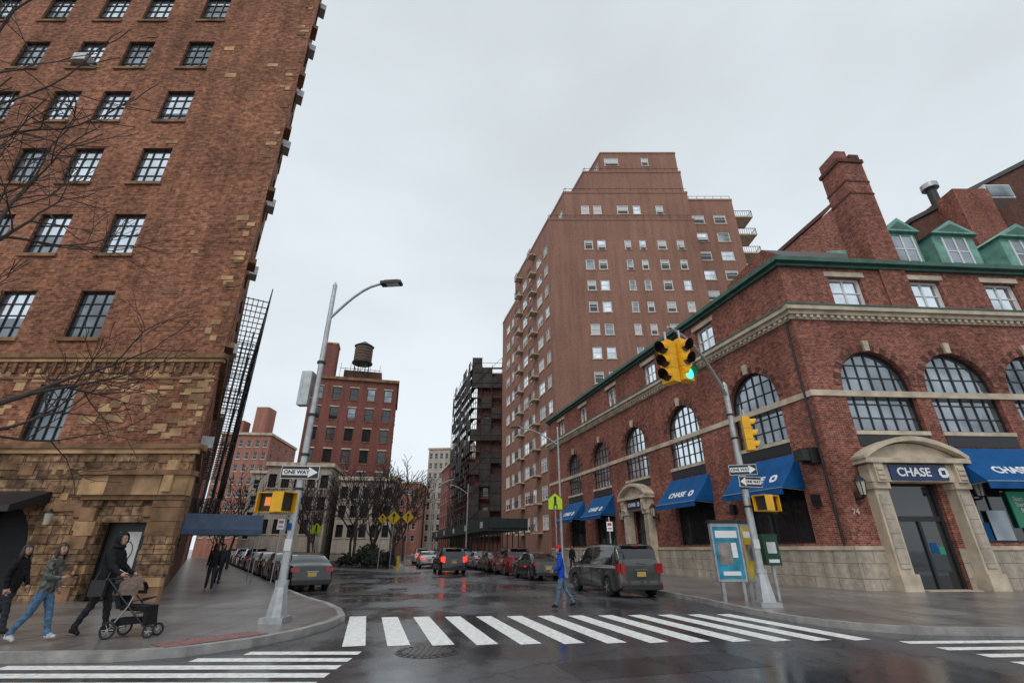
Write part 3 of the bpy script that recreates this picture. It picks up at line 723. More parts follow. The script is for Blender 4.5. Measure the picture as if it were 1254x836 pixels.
for k in range(14):
    zz=6+k*3.63
    mb.box((39.1,65,zz-.2),(3.2,3.2,.25),'lime')
    for q in range(9): mb.cyl((37.6+q*.37,63.45,zz-.1),(37.6+q*.37,63.45,zz+1.0),.03,.03,'black',4,False)
    for q in range(9): mb.cyl((40.65,63.45+q*.37,zz-.1),(40.65,63.45+q*.37,zz+1.0),.03,.03,'black',4,False)
    mb.cyl((37.6,63.45,zz+1.0),(40.65,63.45,zz+1.0),.05,.05,'black',4); mb.cyl((40.65,63.45,zz+1.0),(40.65,66.5,zz+1.0),.05,.05,'black',4)
fs=Fr((5.8,60),SD,True)
for k in range(13):
    zz=3.6+k*3.63
    for s in (7.3,15.0):
        fs.box(mb,s-.9,s+.9,0,1.1,zz-.1,zz+.1,'lime')
        for q in range(7): mb.cyl(fs.P(s-.88+q*.29,1.06,zz+.1),fs.P(s-.88+q*.29,1.06,zz+1.05),.03,.03,'black',4,False)
        mb.cyl(fs.P(s-.88,1.06,zz+1.05),fs.P(s+.88,1.06,zz+1.05),.04,.04,'black',4,False)
mb.box((24,70,66.5),(7,7,4),'brickT'); mb.cyl((19,66,64),(19,66,70),.1,.06,'black',5)
mb.build("balconies",tw)
sh=empty("sidewalk_shed"); mb=MB()
g=Fr((5.9+SD[0]*34,21+SD[1]*34),SD,True).off(0,-.8)
g.box(mb,0,52,-4.5,0,3.6,3.8,'shed'); g.box(mb,0,52,-.05,.05,3.5,4.75,'shed'); g.box(mb,0,.1,-4.5,0,3.5,4.75,'shed')
for i in range(22):
    mb.cyl(g.P(i*2.45+.2,-.2,.14),g.P(i*2.45+.2,-.2,3.6),.06,.06,'shed',6); mb.cyl(g.P(i*2.45+.2,-4.2,.14),g.P(i*2.45+.2,-4.2,3.6),.06,.06,'shed',6)
    mb.cyl(g.P(i*2.45+.2,-.2,2.7),g.P(i*2.45+1.2,-.2,3.5),.03,.03,'shed',5)
    if i%4==1: g.box(mb,i*2.45,i*2.45+1.4,.05,.07,3.85,4.5,'blind')
mb.build("shed_frame",sh)
se,sf=building("scaffolded_building",(-7.6,98),(1,0),9,24,37.5,'brickD',2,9,glass='glassD',corn=None,fm='black',sides=False)
mb=MB()
for (fr,L) in ((Fr((-8.8,96.8),(1,0)),11),(Fr((-8.8,96.8),SD,True),26)):
    n=int(L/2.2)
    for i in range(n+1):
        mb.cyl(fr.P(i*L/n,0,0),fr.P(i*L/n,0,39),.07,.07,'black',4,False); mb.cyl(fr.P(i*L/n,-1,0),fr.P(i*L/n,-1,39),.07,.07,'black',4,False)
    for k in range(16):
        zz=4+k*2.3; fr.box(mb,0,L,-1.05,-.1,zz-.08,zz,'wood'); mb.cyl(fr.P(0,0,zz+1),fr.P(L,0,zz+1),.05,.05,'black',4,False)
        for i in range(n):
            if (i+k)%2: mb.cyl(fr.P(i*L/n,0,zz),fr.P((i+1)*L/n,0,zz+2.3),.04,.04,'black',4,False)
            if R.random()<.45: mb.face([fr.P(i*L/n,-.05,zz),fr.P((i+1)*L/n,-.05,zz),fr.P((i+1)*L/n,-.05,zz+2.3),fr.P(i*L/n,-.05,zz+2.3)],'netting')
mb.build("scaffolding",se)
oe,of_=building("brick_office_building",(-36.8,81.3),(14.9,3.7),15.35,19,31,'brickO',5,6,z0=7.5,ww=1.45,wh=2.3,fm='black',glass=lambda:R.choice(['glassD','glassD','glassM']),corn='tan2',scols=5,lintel='lime')
mb=MB()
f=of_; f.box(mb,.8,3.4,-4,-1,30.7,38,'brickO'); f.box(mb,4.8,12,-9,-4,30.7,34,'brickD'); f.box(mb,.7,3.5,-4.1,-.9,38,38.3,'tan')
mb.build("rooftop_sheds",oe)
we=empty("water_tower"); mb=MB()
c=f.P(8,-4,0); cx,cy=c.x,c.y
for i in range(4):
    a=math.pi/4+i*math.pi/2; x,y=cx+1.5*math.cos(a),cy+1.5*math.sin(a); mb.cyl((x*1.0,y,30.7),(x,y,35.6),.1,.1,'black',5)
    a2=a+math.pi/2; mb.cyl((x,y,31.5),(cx+1.5*math.cos(a2),cy+1.5*math.sin(a2),35),.05,.05,'black',4)
mb.cyl((cx,cy,35.5),(cx,cy,35.75),2.0,2.0,'black',16); mb.cyl((cx,cy,35.75),(cx,cy,39.2),1.75,1.7,'wood',20,smooth=False)
for k in range(6): mb.cyl((cx,cy,36+k*.6),(cx,cy,36.06+k*.6),1.79,1.79,'black',20)
mb.cyl((cx,cy,39.2),(cx,cy,40.4),1.95,.1,'roof',20)
for i in range(9): mb.cyl(f.P(4.5+i*.9,-.8,31),f.P(4.5+i*.9,-.8,34.2-(i%2)*.8),.04,.04,'black',4)
mb.cyl(f.P(4.5,-.8,33.2),f.P(12,-.8,33.2),.05,.05,'black',4)
mb.build("tank_and_legs",we)
building("beige_rowhouse",(-35.5,69.5),(1,.15),9,10,13.2,'brickBeige',5,3,z0=3.2,ww=1.1,wh=1.9,fm='black',glass='glassD')
building("beige_rowhouse",(-25.6,72),(1,.15),8,10,11.5,'brickBeige',5,3,z0=2.8,ww=1.0,wh=1.7,fm='black',glass='glassD')
building("beige_rowhouse",(-52,96),(1,.1),14,10,16,'brickBeige',6,4,z0=3,glass='glassD')
building("distant_tower_block",(-30,170),(1,-.1),7.6,14,35,'brickBeige',4,9,glass='glassD',ww=1.2,wh=2)
building("distant_brick_block",(-37,160),(1,0),6.5,14,22,'brickR',3,5,glass='glassD',sides=False)
building("distant_brick_block",(-46,140),(1,0),9,14,17,'brickO',4,4,glass='glassD')
building("distant_brick_block",(-22.5,185),(1,0),12,14,27,'brickR',4,7,glass='glassD')
building("distant_brick_block",(-26,205),(1,0),9,14,45,'brickBeige',4,12,glass='glassD')
building("distant_tower_block",(-63,205),(1,0),14,14,30,'brickR',5,8,glass='glassD')
building("far_brick_apartments",(-67.5,108),(1,.1),11,18,26.5,'brickR',6,8,ww=1,wh=1.6,glass='glassD')
mb=MB(); mb.box((-61,113,30),(3,4,7),'brickR'); mb.box((-65.5,112,28),(2,3,4),'brickR'); mb.build("roof_bulkheads",bpy.data.objects["far_brick_apartments"])
building("far_brick_apartments",(-76,125),(1,.1),9,18,18,'brickO',4,5,glass='glassD')
building("far_brick_apartments",(-58,118),(1,.1),9,18,19,'brickR',4,5,glass='glassD')
f0=FLs.off(34,0)
building("brick_rowhouse",(f0.P(0,0,0).x,f0.P(0,0,0).y),LD,22,12,14,'brickR',6,4,glass='glassD',scols=0)
f0=FLs.off(57,0)
building("brick_rowhouse",(f0.P(0,0,0).x,f0.P(0,0,0).y),LD,30,12,17,'brickO',8,5,glass='glassD',scols=0)
g=Fr((C0[0]+SD[0]*108,C0[1]+SD[1]*108),SD,True)
building("brick_rowhouse",(g.P(0,-.5,0).x,g.P(0,-.5,0).y),SD,26,14,24,'brickO',6,6,glass='glassD',flip=True,scols=0)
# ------------------------------------------------------------ trees
def tree(name,base,H,seed,r0=.16,spread=.6,lv=5,lean=(0,0),first=.3,rmin=.012):
    rr=random.Random(seed); mb=MB()
    def br(p,d,L,r,k):
        n=3; q=p
        for i in range(n):
            d2=(d+Vector((rr.uniform(-1,1),rr.uniform(-1,1),rr.uniform(-.4,.7)))*.2).normalized(); q2=q+d2*L/n; ra=max(rmin,r*(1-.3*i/n)); rb=max(rmin,r*(1-.3*(i+1)/n))
            mb.cyl(q,q2,ra,rb,'bark',6 if k>2 else 3,False); q=q2; d=d2
            if k>0 and i>0:
                for _ in range(1):
                    t=d.orthogonal().normalized(); t=Matrix.Rotation(rr.uniform(0,6.28),3,d)@t
                    nd=(d*.75+t*rr.uniform(.5,1.)*spread*1.5+Vector((0,0,.15))).normalized()
                    br(q,nd,L*rr.uniform(.55,.85),r*.55,k-1)
        if k>0:
            br(q,(d+Vector((rr.uniform(-.3,.3),rr.uniform(-.3,.3),.1))).normalized(),L*.8,r*.65,k-1)
    br(Vector((*base,.1)),Vector((lean[0],lean[1],1)).normalized(),H*first,r0,lv)
    return mb.build(name)
tree("bare_tree",(-13.6,8.9),13,3,.22,.62,6,(.03,0),.31,.011)
for k,(x,y,h) in enumerate(((-15.5,50,10.5),(-13,56,11),(-19,60,11),(-17.5,66,12),(-24,62,10),(-27,70,10),(-13.6,48.5,9.5),(-21,53,9),(-16,75,12),(-11.8,52,8.5))):
    tree("bare_tree",(x,y),h,40+k,.19,.6,5,rmin=.028)
for i,s in enumerate((26,38,50,66,84)):
    p=Fr((-9.5,22.2),LD).P(s,-1,0); tree("bare_tree",(p.x,p.y),8.5,11+i,.12,.5,4,rmin=.025)
def shrub(name,cs,n=900):
    mb=MB(); rr=random.Random(5)
    for (x,y,r,h) in cs:
        mb.cyl((x,y,.1),(x,y,h*.6),.05,.03,'bark',5)
        for i in range(int(n*r)):
            t=rr.random()*6.283; ph=math.acos(rr.uniform(-.7,1)); k=rr.uniform(.55,1.05)*(1+.25*math.sin(3*t+x)+.15*math.sin(5*ph))
            c=Vector((x+r*k*math.cos(t)*math.sin(ph),y+r*k*math.sin(t)*math.sin(ph),h*.5+h*.5*k*math.cos(ph)+.1))
            a=Vector((rr.uniform(-1,1),rr.uniform(-1,1),rr.uniform(-1,1))).normalized()*.14; b=a.orthogonal().normalized()*.08
            mb.face([c-a,c+b,c+a,c-b],'leaf')
    return mb.build(name)
shrub("evergreen_shrubs",[(-12.5,45.5,.7,1.2),(-13.6,47,.8,1.7),(-11.8,47.5,.8,1.3),(-15.5,48.2,.7,1.1),(-14,51,1.0,1.9)])
mb=MB()
fl=[(-10.2,42.8),(-14.9,44.9),(-32,72)]
def fence(pts):
    for a,b in zip(pts[:-1],pts[1:]):
        a=Vector((*a,.14));b=Vector((*b,.14)); L=(b-a).length; n=int(L/.3)
        for z_ in (.25,1.1): mb.cyl(a+Vector((0,0,z_)),b+Vector((0,0,z_)),.025,.025,'black',4,False)
        for i in range(n+1): p=a.lerp(b,i/n); mb.cyl(p,p+Vector((0,0,1.25)),.016,.016,'black',4,False)
fence(fl); fence([(-10.2,42.8),(-22,84)])
mb.build("iron_fence")
# ------------------------------------------------------------ street furniture
def polebase(mb,x,y,z=.14,s=1):
    mb.box((x,y,z+.06),(.52*s,.52*s,.12),'steel'); mb.cyl((x,y,z+.12),(x,y,z+.75*s),.24*s,.14*s,'steel',8,smooth=False); mb.cyl((x,y,z+.75*s),(x,y,z+.85*s),.16*s,.16*s,'steel',8)
def lamp(x,y,H,arm,name="street_lamp",r=.1):
    e=empty(name); mb=MB(); polebase(mb,x,y); mb.cyl((x,y,.9),(x,y,H),r,r*.6,'steel',12)
    a=Vector((*arm,0)); P0=Vector((x,y,H-1.15))
    pts=[P0+a*t+Vector((0,0,1.1*math.sin(t*math.pi/2))) for t in [0,.15,.3,.45,.6,.75,.9,1]]
    mb.tube(pts,.04,'steel',8); mb.cyl((x,y,H-.05),(x,y,H+.1),r*.7,.01,'steel',8)
    d=a.normalized(); h=pts[-1]; m_=Matrix.Rotation(math.atan2(d.y,d.x),3,'Z')
    mb.box(h+d*.25,(.62,.25,.09),'plastic',mx=m_); mb.box(h+d*.25+Vector((0,0,.06)),(.42,.16,.06),'plastic',mx=m_); mb.box(h+d*.3-Vector((0,0,.05)),(.36,.17,.02),'blind',mx=m_)
    mb.build("pole_and_arm",e); return e
LX,LY=-5.35,12.2
le=lamp(LX,LY,8.95,(1.5,-.15))
mb=MB()
mb.box((LX-.27,LY-.05,5.65),(.28,.24,.95),'steel'); mb.cyl((LX,LY,5.4),(LX-.27,LY,5.4),.03,.03,'steel',6)
for z_ in (3.0,3.85,4.9,6.4): mb.cyl((LX,LY,z_),(LX,LY,z_+.06),.115,.115,'black',12)
mb.box((LX+.02,LY-.115,1.75),(.16,.01,.26),'blind'); mb.box((LX-.03,LY-.115,2.15),(.12,.01,.16),'blue')
mb.cyl((LX-.62,LY,2.45),(LX,LY,2.45),.02,.02,'steel',6)
mb.build("pole_fittings",le)
def oneway(x,y,z,yaw,right=True,w=.92,h=.32):
    e=empty("one_way_sign"); mb=MB(); m_=Matrix.Rotation(yaw,3,'Z'); c=Vector((x,y,z))
    mb.box(c,(w,.02,h),'white',mx=m_); mb.box(c+m_@Vector((0,-.012,0)),(w*.97,.01,h*.9),'black',mx=m_)
    sg=1 if right else -1
    pts=[(-.42,.07),(.2,.07),(.2,.13),(.43,0),(.2,-.13),(.2,-.07),(-.42,-.07)]
    f=[c+m_@Vector((sg*px*w/.92,-.02,pz*h/.32)) for px,pz in pts]; mb.face(f if sg>0 else f[::-1],'textw'); mb.build("sign_panel",e)
    text("ONE WAY",.13*w/.92,c+m_@Vector((-.08*sg,-.026,0)),m_@Vector((1,0,0)),(0,0,1),'black',e,ext=.003)
oneway(LX+.02,LY-.14,3.42,.12)
oneway(7.4,15.33,3.98,-.25,True,.82); oneway(7.55,15.3,3.6,.25,False,.82)
def pedsig(x,y,z,yaw,lit=True):
    e=empty("pedestrian_signal"); mb=MB(); m_=Matrix.Rotation(yaw,3,'Z'); c=Vector((x,y,z))
    mb.box(c,(.46,.2,.46),'yel',mx=m_); mb.box(c+m_@Vector((0,-.11,0)),(.4,.02,.4),'black',mx=m_); mb.box(c+m_@Vector((-.0,-.125,.02)),(.15,.01,.2),'handlit' if lit else 'black',mx=m_)
    for sx,sz,w,h in ((0,.22,.46,.02),(-.22,0,.02,.46),(.22,0,.02,.46)): mb.box(c+m_@Vector((sx,-.17,sz)),(w,.15,h),'yel',mx=m_)
    mb.build("signal_head",e)
pedsig(LX-.6,LY-.08,2.7,-.1); pedsig(LX-.25,LY-.25,2.7,1.2,False)
pedsig(8.0,15.35,2.95,.35); pedsig(7.78,15.12,2.95,-1.1,False)
te=empty("traffic_signal_pole"); mb=MB(); px,py=7.42,15.5
polebase(mb,px,py,s=1.15); mb.cyl((px,py,.9),(px,py,6.85),.115,.085,'steel',12)
end=Vector((4.45,12.0,7.45)); st=Vector((px,py,6.5))
pts=[st.lerp(end,t)+Vector((0,0,.5*math.sin(math.pi*t))) for t in [0,.12,.25,.4,.55,.7,.85,1]]
mb.tube(pts,[.065,.06,.055,.05,.045,.042,.04,.038],'steel',8)
mb.cyl((px,py,6.85),(px,py,7.0),.095,.02,'steel',10); mb.cyl((px,py,6.8),pts[3],.015,.015,'steel',5)
for z_ in (2.85,3.4,4.1,5.0,5.8): mb.cyl((px,py,z_),(px,py,z_+.05),.125,.125,'black',12)
mb.box((px-.02,py-.13,1.8),(.18,.01,.25),'blind')
mb.build("pole_and_mast_arm",te)
def signal(x,y,z,yaw,lit=None,s=1.,name="traffic_light"):
    e=empty(name); mb=MB(); m_=Matrix.Rotation(yaw,3,'Z'); c=Vector((x,y,z))
    for k in range(3):
        cc=c+Vector((0,0,(1-k)*.36*s)); mb.box(cc,(.36*s,.24*s,.35*s),'yel',mx=m_)
        L='greenlit' if lit==k else 'lensoff'
        mb.cyl(cc+m_@Vector((0,-.12*s,0)),cc+m_@Vector((0,-.135*s,0)),.14*s,.14*s,L,16)
        N=10
        for i in range(N):
            t0=-.35+(math.pi+.7)*i/N; t1=-.35+(math.pi+.7)*(i+1)/N
            for rad_,mm_ in((.155,'yel'),(.150,'black')):
                q=[cc+m_@Vector((math.cos(t)*rad_*s,yy,math.sin(t)*rad_*s)) for t,yy in((t0,-.12*s),(t1,-.12*s),(t1,-.34*s+.08*(1-math.sin(t1))*s),(t0,-.34*s+.08*(1-math.sin(t0))*s))]
                mb.face(q,mm_)
    mb.box(c+Vector((0,0,.57*s)),(.2*s,.16*s,.06),'yel',mx=m_)
    mb.cyl(c+Vector((0,0,.55*s)),c+Vector((0,0,.85*s)),.03,.03,'steel',6)
    mb.build("signal_head",e)
signal(4.33,12.0,6.35,-1.05,s=1.1); signal(4.75,12.05,6.42,.55,2,s=1.1)
signal(7.8,15.35,5.12,1.3,s=1.0)
lamp(3.1,31.5,9.2,(-2.6,-.3)); lamp(-5.6,62,9.2,(-2.4,-.3))
lamp(-8.8,55,9.0,(2.2,0.3))
def post_sign(name,x,y,z,kind,m,size=.75,yaw=0.):
    e=empty(name); mb=MB(); mb.cyl((x,y,.14),(x,y,z+size*.6),.035,.035,'steel',8)
    m_=Matrix.Rotation(yaw,3,'Z'); c=Vector((x,y-.05,z))
    if kind=='park':
        mb.box(c,(.3,.015,.45),'textw',mx=m_); mb.box(c+m_@Vector((0,-.01,.1)),(.2,.006,.12),'red',mx=m_); mb.box(c+m_@Vector((0,-.01,-.1)),(.22,.006,.05),'red',mx=m_); mb.build("sign_and_post",e); return
    if kind=='dia': pp=[(0,.7),(.7,0),(0,-.7),(-.7,0)]
    else: pp=[(0,.6),(.5,.2),(.5,-.5),(-.5,-.5),(-.5,.2)]
    a=[c+m_@Vector((px_*size,0,pz_*size)) for px_,pz_ in pp]; mb.face(a,'black'); 
    a=[c+m_@Vector((px_*size*.93,-.012,pz_*size*.93)) for px_,pz_ in pp]; mb.face(a,m)
    if kind=='dia':
        mb.box(c+m_@Vector((0,-.02,-.05*size)),(.1*size,.01,.7*size),'black',mx=m_); mb.face([c+m_@Vector(v) for v in ((-.22*size,-.022,.12*size),(.22*size,-.022,.12*size),(0,-.022,.45*size))],'black')
    else:
        mb.ell(c+m_@Vector((0,-.02,.28*size)),(.09*size,.02,.09*size),'black',8,6); mb.box(c+m_@Vector((0,-.02,0)),(.16*size,.015,.4*size),'black',mx=m_)
        mb.box(c+m_@Vector((-.09*size,-.02,-.3*size)),(.07*size,.015,.3*size),'black',mx=m_); mb.box(c+m_@Vector((.1*size,-.02,-.3*size)),(.07*size,.015,.3*size),'black',mx=m_)
    mb.build("sign_and_post",e)
post_sign("warning_sign",-9.6,40.5,4.0,'dia','dia',.85); post_sign("warning_sign",-8.5,40.7,4.05,'dia','dia',.75); post_sign("warning_sign",-10.8,41.6,4.0,'dia','dia',.6)
post_sign("crossing_sign",2.75,31.3,4.4,'pent','lime_y',.95); post_sign("crossing_sign",-17.2,44.2,3.3,'pent','lime_y',.85)
post_sign("parking_sign",4.9,25.2,2.7,'park','textw'); post_sign("parking_sign",-10.6,23.0,2.7,'park','textw',yaw=.4)
mb=MB(); mb.cyl((-8.7,39.3,.14),(-8.7,39.3,1.2),.1,.1,'dia',10); mb.cyl((-8.7,39.3,1.2),(-8.7,39.3,1.3),.1,.04,'black',10); mb.build("bollard")
ke=empty("advertising_kiosk"); mb=MB(); fk=Fr((6.62,16.75),(1,.12))
fk.box(mb,0,1.0,-.15,0,.7,2.45,'steel'); fk.box(mb,.06,.94,0,.012,.78,2.35,'posterB'); fk.box(mb,.15,.6,.012,.02,1.2,1.85,'posterP'); fk.box(mb,.12,.88,.012,.02,2.0,2.22,'textw'); fk.box(mb,.2,.8,.012,.02,.88,1.0,'textw'); fk.box(mb,.62,.80,.012,.02,1.4,1.85,'textw')
fk.box(mb,-.03,1.03,-.2,.05,2.45,2.55,'black'); fk.box(mb,.1,.2,-.12,-.03,.14,.7,'steel'); fk.box(mb,.8,.9,-.12,-.03,.14,.7,'steel')
f2=Fr((fk.P(1.06,-.02,0).x,fk.P(1.06,-.02,0).y),(.75,.66))
f2.box(mb,0,.75,-.12,0,.7,2.45,'steel'); f2.box(mb,.06,.69,0,.012,.78,2.35,'posterY'); f2.box(mb,.14,.6,.012,.02,1.3,1.8,'posterP'); f2.box(mb,.14,.6,.012,.02,2.0,2.2,'textw')
f2.box(mb,-.03,.8,-.17,.05,2.452,2.552,'black'); f2.box(mb,.1,.18,-.1,-.02,.14,.7,'steel'); f2.box(mb,.58,.66,-.1,-.02,.14,.7,'steel')
mb.build("panels",ke)
ge=empty("green_utility_box"); mb=MB(); mb.box((8.62,17.1,1.62),(.5,.32,.9),'green'); mb.box((8.62,17.1,2.09),(.54,.36,.05),'green'); mb.cyl((8.62,17.1,.14),(8.62,17.1,1.2),.06,.06,'steel',8)
mb.box((8.62,16.93,1.7),(.3,.012,.34),'blind'); mb.box((8.62,16.92,1.3),(.34,.01,.1),'textw'); mb.build("box_body",ge)
# ------------------------------------------------------------ cars
def interp(pts,y):
    if y<=pts[0][0]: return pts[0][1]
    for (a,b),(c,d) in zip(pts[:-1],pts[1:]):
        if y<=c:
            t=(y-a)/(c-a) if c>a else 1; return b+(d-b)*t
    return pts[-1][1]
def paintmat(c,met=.3): return mat("car_paint",c,.32,met,var=.04,scale=2,coat=1.,rvar=.05)
PA={'grey':paintmat((.085,.083,.08),.6),'black':paintmat((.012,.012,.014)),'red':paintmat((.17,.012,.016)),'silver':paintmat((.4,.41,.42),.6),'white':paintmat((.6,.6,.6),0),'dgreen':paintmat((.02,.03,.03)),'blue':paintmat((.02,.03,.06)),'taxi':paintmat((.7,.38,.01),0)}
def car(name,pos,d,kind,paint,lit=False,W=1.84):
    e=empty(name,(pos[0],pos[1],0)); e.rotation_euler=(0,0,math.atan2(-d[0],d[1]))
    if kind=='sedan':
        L=4.75; zb=[(0,.70),(.05,.93),(.18,1.02),(.9,1.05),(3.3,1.0),(3.7,.96),(4.3,.84),(4.62,.68),(4.75,.5)]
        zt=[(0,0),(.62,1.04),(.95,1.22),(1.35,1.38),(1.8,1.455),(2.3,1.475),(2.75,1.44),(3.1,1.3),(3.65,.97),(9,0)]; wh=(.95,3.75); pil=[(2.02,2.12),(1.02,1.1)]; tum=.75
    else:
        top=1.80 if kind=='van' else 1.72
        L=5.1 if kind=='van' else 4.75; zb=[(0,.60),(.02,.85),(.08,1.06),(3.7,1.04),(4.1,1.0),(4.6,.87),(L-.1,.7),(L,.52)]
        zt=[(0,0),(.08,1.07),(.16,1.32),(.24,1.52),(.32,top-.12),(.42,top-.04),(.6,top),(1.6,top+.02),(2.7,top),(3.1,top-.1),(3.4,top-.26),(4.15,1.0),(9,0)]; wh=(.95,4.0); pil=[(1.12,1.22),(2.25,2.36),(.3,.52)]; tum=.82 if kind=='van' else .79
        if kind!='van':
            zt=[(0,0),(.08,1.07),(.2,1.34),(.36,1.56),(.46,top-.08),(.6,top-.02),(1.4,top),(2.3,top-.01),(2.75,top-.09),(3.05,top-.24),(3.7,1.02),(9,0)]; wh=(.9,3.75)
    rw=.335; cz=.335
    ys=set([0,.03,.08,L,L-.03,L-.1]+[a for a,_ in zt if a<L]); k=0
    while k<L: ys.add(round(k,3)); k+=.075
    ys=sorted(ys); rows=[]
    for y in ys:
        en=min(y,L-y); tap=1-.14*max(0,1-en/.45)**2.2; w=W/2*tap
        b=interp(zb,y); t=max(interp(zt,y),b); gh=t-b; kk=min(1,gh/.35)
        zs=.24+ (0.12*max(0,1-en/.3))
        for wy in wh:
            dx=abs(y-wy)
            if dx<.41: zs=max(zs,cz+math.sqrt(.41**2-dx*dx)*.98)
        wt=w*.93+(w*tum-w*.93)*kk
        z1=max(zs+.02,.34); z2=max(zs+.05,.62); z2=min(z2,b-.12); z1=min(z1,z2-.02); zs=min(zs,z1-.015)
        z3=b-.06 if b-.06>z2 else z2+.03
        sec=[(w*.95,zs),(w*.99,z1),(w*1.0,z2),(w*.985,z3),(w*.93,b)]
        for q in (.06,.90): sec.append((w*.93+(wt-w*.93)*q,b+gh*q))
        sec+= [(wt*.97,t),(wt*.6,t+.025),(0,t+.035)]
        rows.append((y,sec,gh,b,t))
    mb=MB(); vs=[];np_=len(rows[0][1])
    for y,sec,_,_,_ in rows:
        for x,z_ in sec: vs.append(Vector((x,y,z_)))
        for x,z_ in sec: vs.append(Vector((-x,y,z_)))
    body=[];glass=[];gm=.43 if kind=='sedan' else .64
    for i in range(len(rows)-1):
        y0,_,g0,b0,t0=rows[i];y1,_,g1,b1,t1=rows[i+1]; ym=(y0+y1)/2; slope=(t1-t0)/(y1-y0)
        for sd in (0,1):
            for j in range(np_-1):
                a=i*2*np_+sd*np_+j; b_=(i+1)*2*np_+sd*np_+j; q=(a,b_,b_+1,a+1) if sd==0 else (a+1,b_+1,b_,a)
                isg=False
                if j==5 and min(g0,g1)>.14 and not any(p<ym<r for p,r in pil): isg=True
                if j in (7,8) and min(g0,g1)>.03 and max(g0,g1)<gm and abs(slope)>.3: isg=True
                (glass if isg else body).append(q)
    mb.mesh(vs,body,PA[paint],True); mb.mesh(vs,glass,'carglass',True)
    n=2*np_
    mb.face([vs[k_] for k_ in list(range(0,np_))]+[vs[k_] for k_ in range(2*np_-2,np_-1,-1)],PA[paint])
    o=(len(rows)-1)*n; mb.face([vs[o+k_] for k_ in range(np_)]+[vs[o+k_] for k_ in range(2*np_-2,np_-1,-1)],PA[paint])
    mb.build("body",e,merge=True,sharp=38)
    mb=MB()
    mb.box((0,L/2,.42),(W*.84,L*.93,.35),'dark')
    mb.box((0,.02,.36),(W*.84,.12,.16),'plastic'); mb.box((0,L-.03,.36),(W*.8,.12,.14),'plastic')
    for wy in wh:
        for sx in (-1,1):
            x=sx*(W/2-.13); mb.cyl((x-sx*.1,wy,cz),(x+sx*.10,wy,cz),rw,rw,'tyre',24); mb.cyl((x+sx*.10,wy,cz),(x+sx*.125,wy,cz),rw*.97,rw*.8,'tyre',24)
            mb.cyl((x+sx*.10,wy,cz),(x+sx*.128,wy,cz),rw*.64,rw*.6,'black',20)
            for s5 in range(5):
                a=s5*2*math.pi/5; mb.box((x+sx*.128,wy+math.cos(a)*rw*.32,cz+math.sin(a)*rw*.32),(.02,rw*.6,.055),'rim',mx=Matrix.Rotation(a,3,'X'))
            mb.cyl((x+sx*.12,wy,cz),(x+sx*.14,wy,cz),.05,.04,'rim',10)
            N=16; 
            for i in range(N):
                a0=math.pi*i/N;a1=math.pi*(i+1)/N
                mb.face([(sx*(W/2+.003),wy-math.cos(t)*r_,cz+math.sin(t)*r_) for r_,t in((.385,a0),(.385,a1),(.415,a1),(.415,a0))],'plastic')
    tl='redlit' if lit else 'red'
    zt_=.86 if kind=='sedan' else 1.0
    hl=.16 if kind=='sedan' else .36
    for sx in (-1,1):
        x=sx*W*.375; mb.box((x,.03,zt_-.02),(.30 if kind=='sedan' else .17,.10,hl),tl); mb.box((sx*W*.45,.12,zt_),(.08,.22,hl*.9),tl)
        mb.box((sx*(W*.38),L-.18,.66),(.34,.14,.13),'blind'); mb.box((sx*W*.38,.0,.5),(.16,.03,.05),'red')
        mb.box((sx*(W/2+.09),3.25 if kind=='sedan' else 3.45,1.08),(.2,.1,.14),PA[paint])
        for y in ((1.3,2.07,3.05) if kind=='sedan' else (1.15,2.3,3.4)): mb.box((sx*(W/2-.0),y,.68),(.01,.012,.58),'black')
        for y in ((1.55,2.4) if kind=='sedan' else (1.5,2.6)): mb.box((sx*(W/2),y,.88),(.03,.16,.03),'rim')
        mb.box((sx*W*.5,L/2,.30),(.04,L*.38,.07),'plastic')
    mb.box((0,-.01,.66 if kind=='sedan' else .8),(.36,.03,.17),'plate'); mb.box((0,-.002,.78 if kind=='sedan' else .95),(.5,.04,.03),'rim')
    if kind!='sedan':
        mb.box((.12,.10,1.14),(.5,.03,.02),'black',mx=Matrix.Rotation(.1,3,'Y')); mb.box((0,.36,top-.02),(1.2,.28,.03),PA[paint]); mb.box((0,.25,top-.05),(.3,.04,.03),'red')
        for sx in (-1,1): mb.box((sx*W*.34,1.8,top+.045),(.04,2.2,.04),'plastic')
    mb.box((0,L-.0,.55),(.9,.04,.18),'black')
    mb.build("wheels_and_trim",e)
def along(o,d,s,lat=0): return (o[0]+d[0]*s+d[1]*lat,o[1]+d[1]*s-d[0]*lat)
car("parked_minivan",(4.85,19.5),SD,'van','grey',W=2.0)
o=(4.9,19.6)
for i,(s,k,p) in enumerate(((10.6,'sedan','dgreen'),(16.2,'suv','red'),(21.7,'sedan','black'),(27.2,'sedan','silver'),(32.8,'sedan','black'),(38.5,'suv','blue'),(44.,'sedan','black'),(50,'sedan','silver'),(56,'suv','black'))):
    car("parked_car",along(o,SD,s,.1),SD,k,p)
ol=(-8.6,22.4)
for i,(s,k,p) in enumerate(((0,'sedan','black'),(5.8,'sedan','black'),(11.4,'sedan','dgreen'),(17,'sedan','red'),(22.6,'suv','black'),(28.4,'sedan','black'),(34,'suv','silver'),(40,'sedan','black'),(46,'sedan','red'),(52,'suv','black'))):
    car("parked_car",along(ol,LD,s,0),LD,k,p,W=1.86)
car("moving_suv",(-4.2,37.4),SD,'suv','black',lit=True,W=2.0)
car("white_car",(-8.0,50),SD,'sedan','white',lit=True); car("white_car",(-10.8,62),SD,'suv','white',lit=True); car("taxi",(-6.6,58),SD,'van','taxi',lit=True); car("silver_car",(-9.8,74),SD,'sedan','silver')
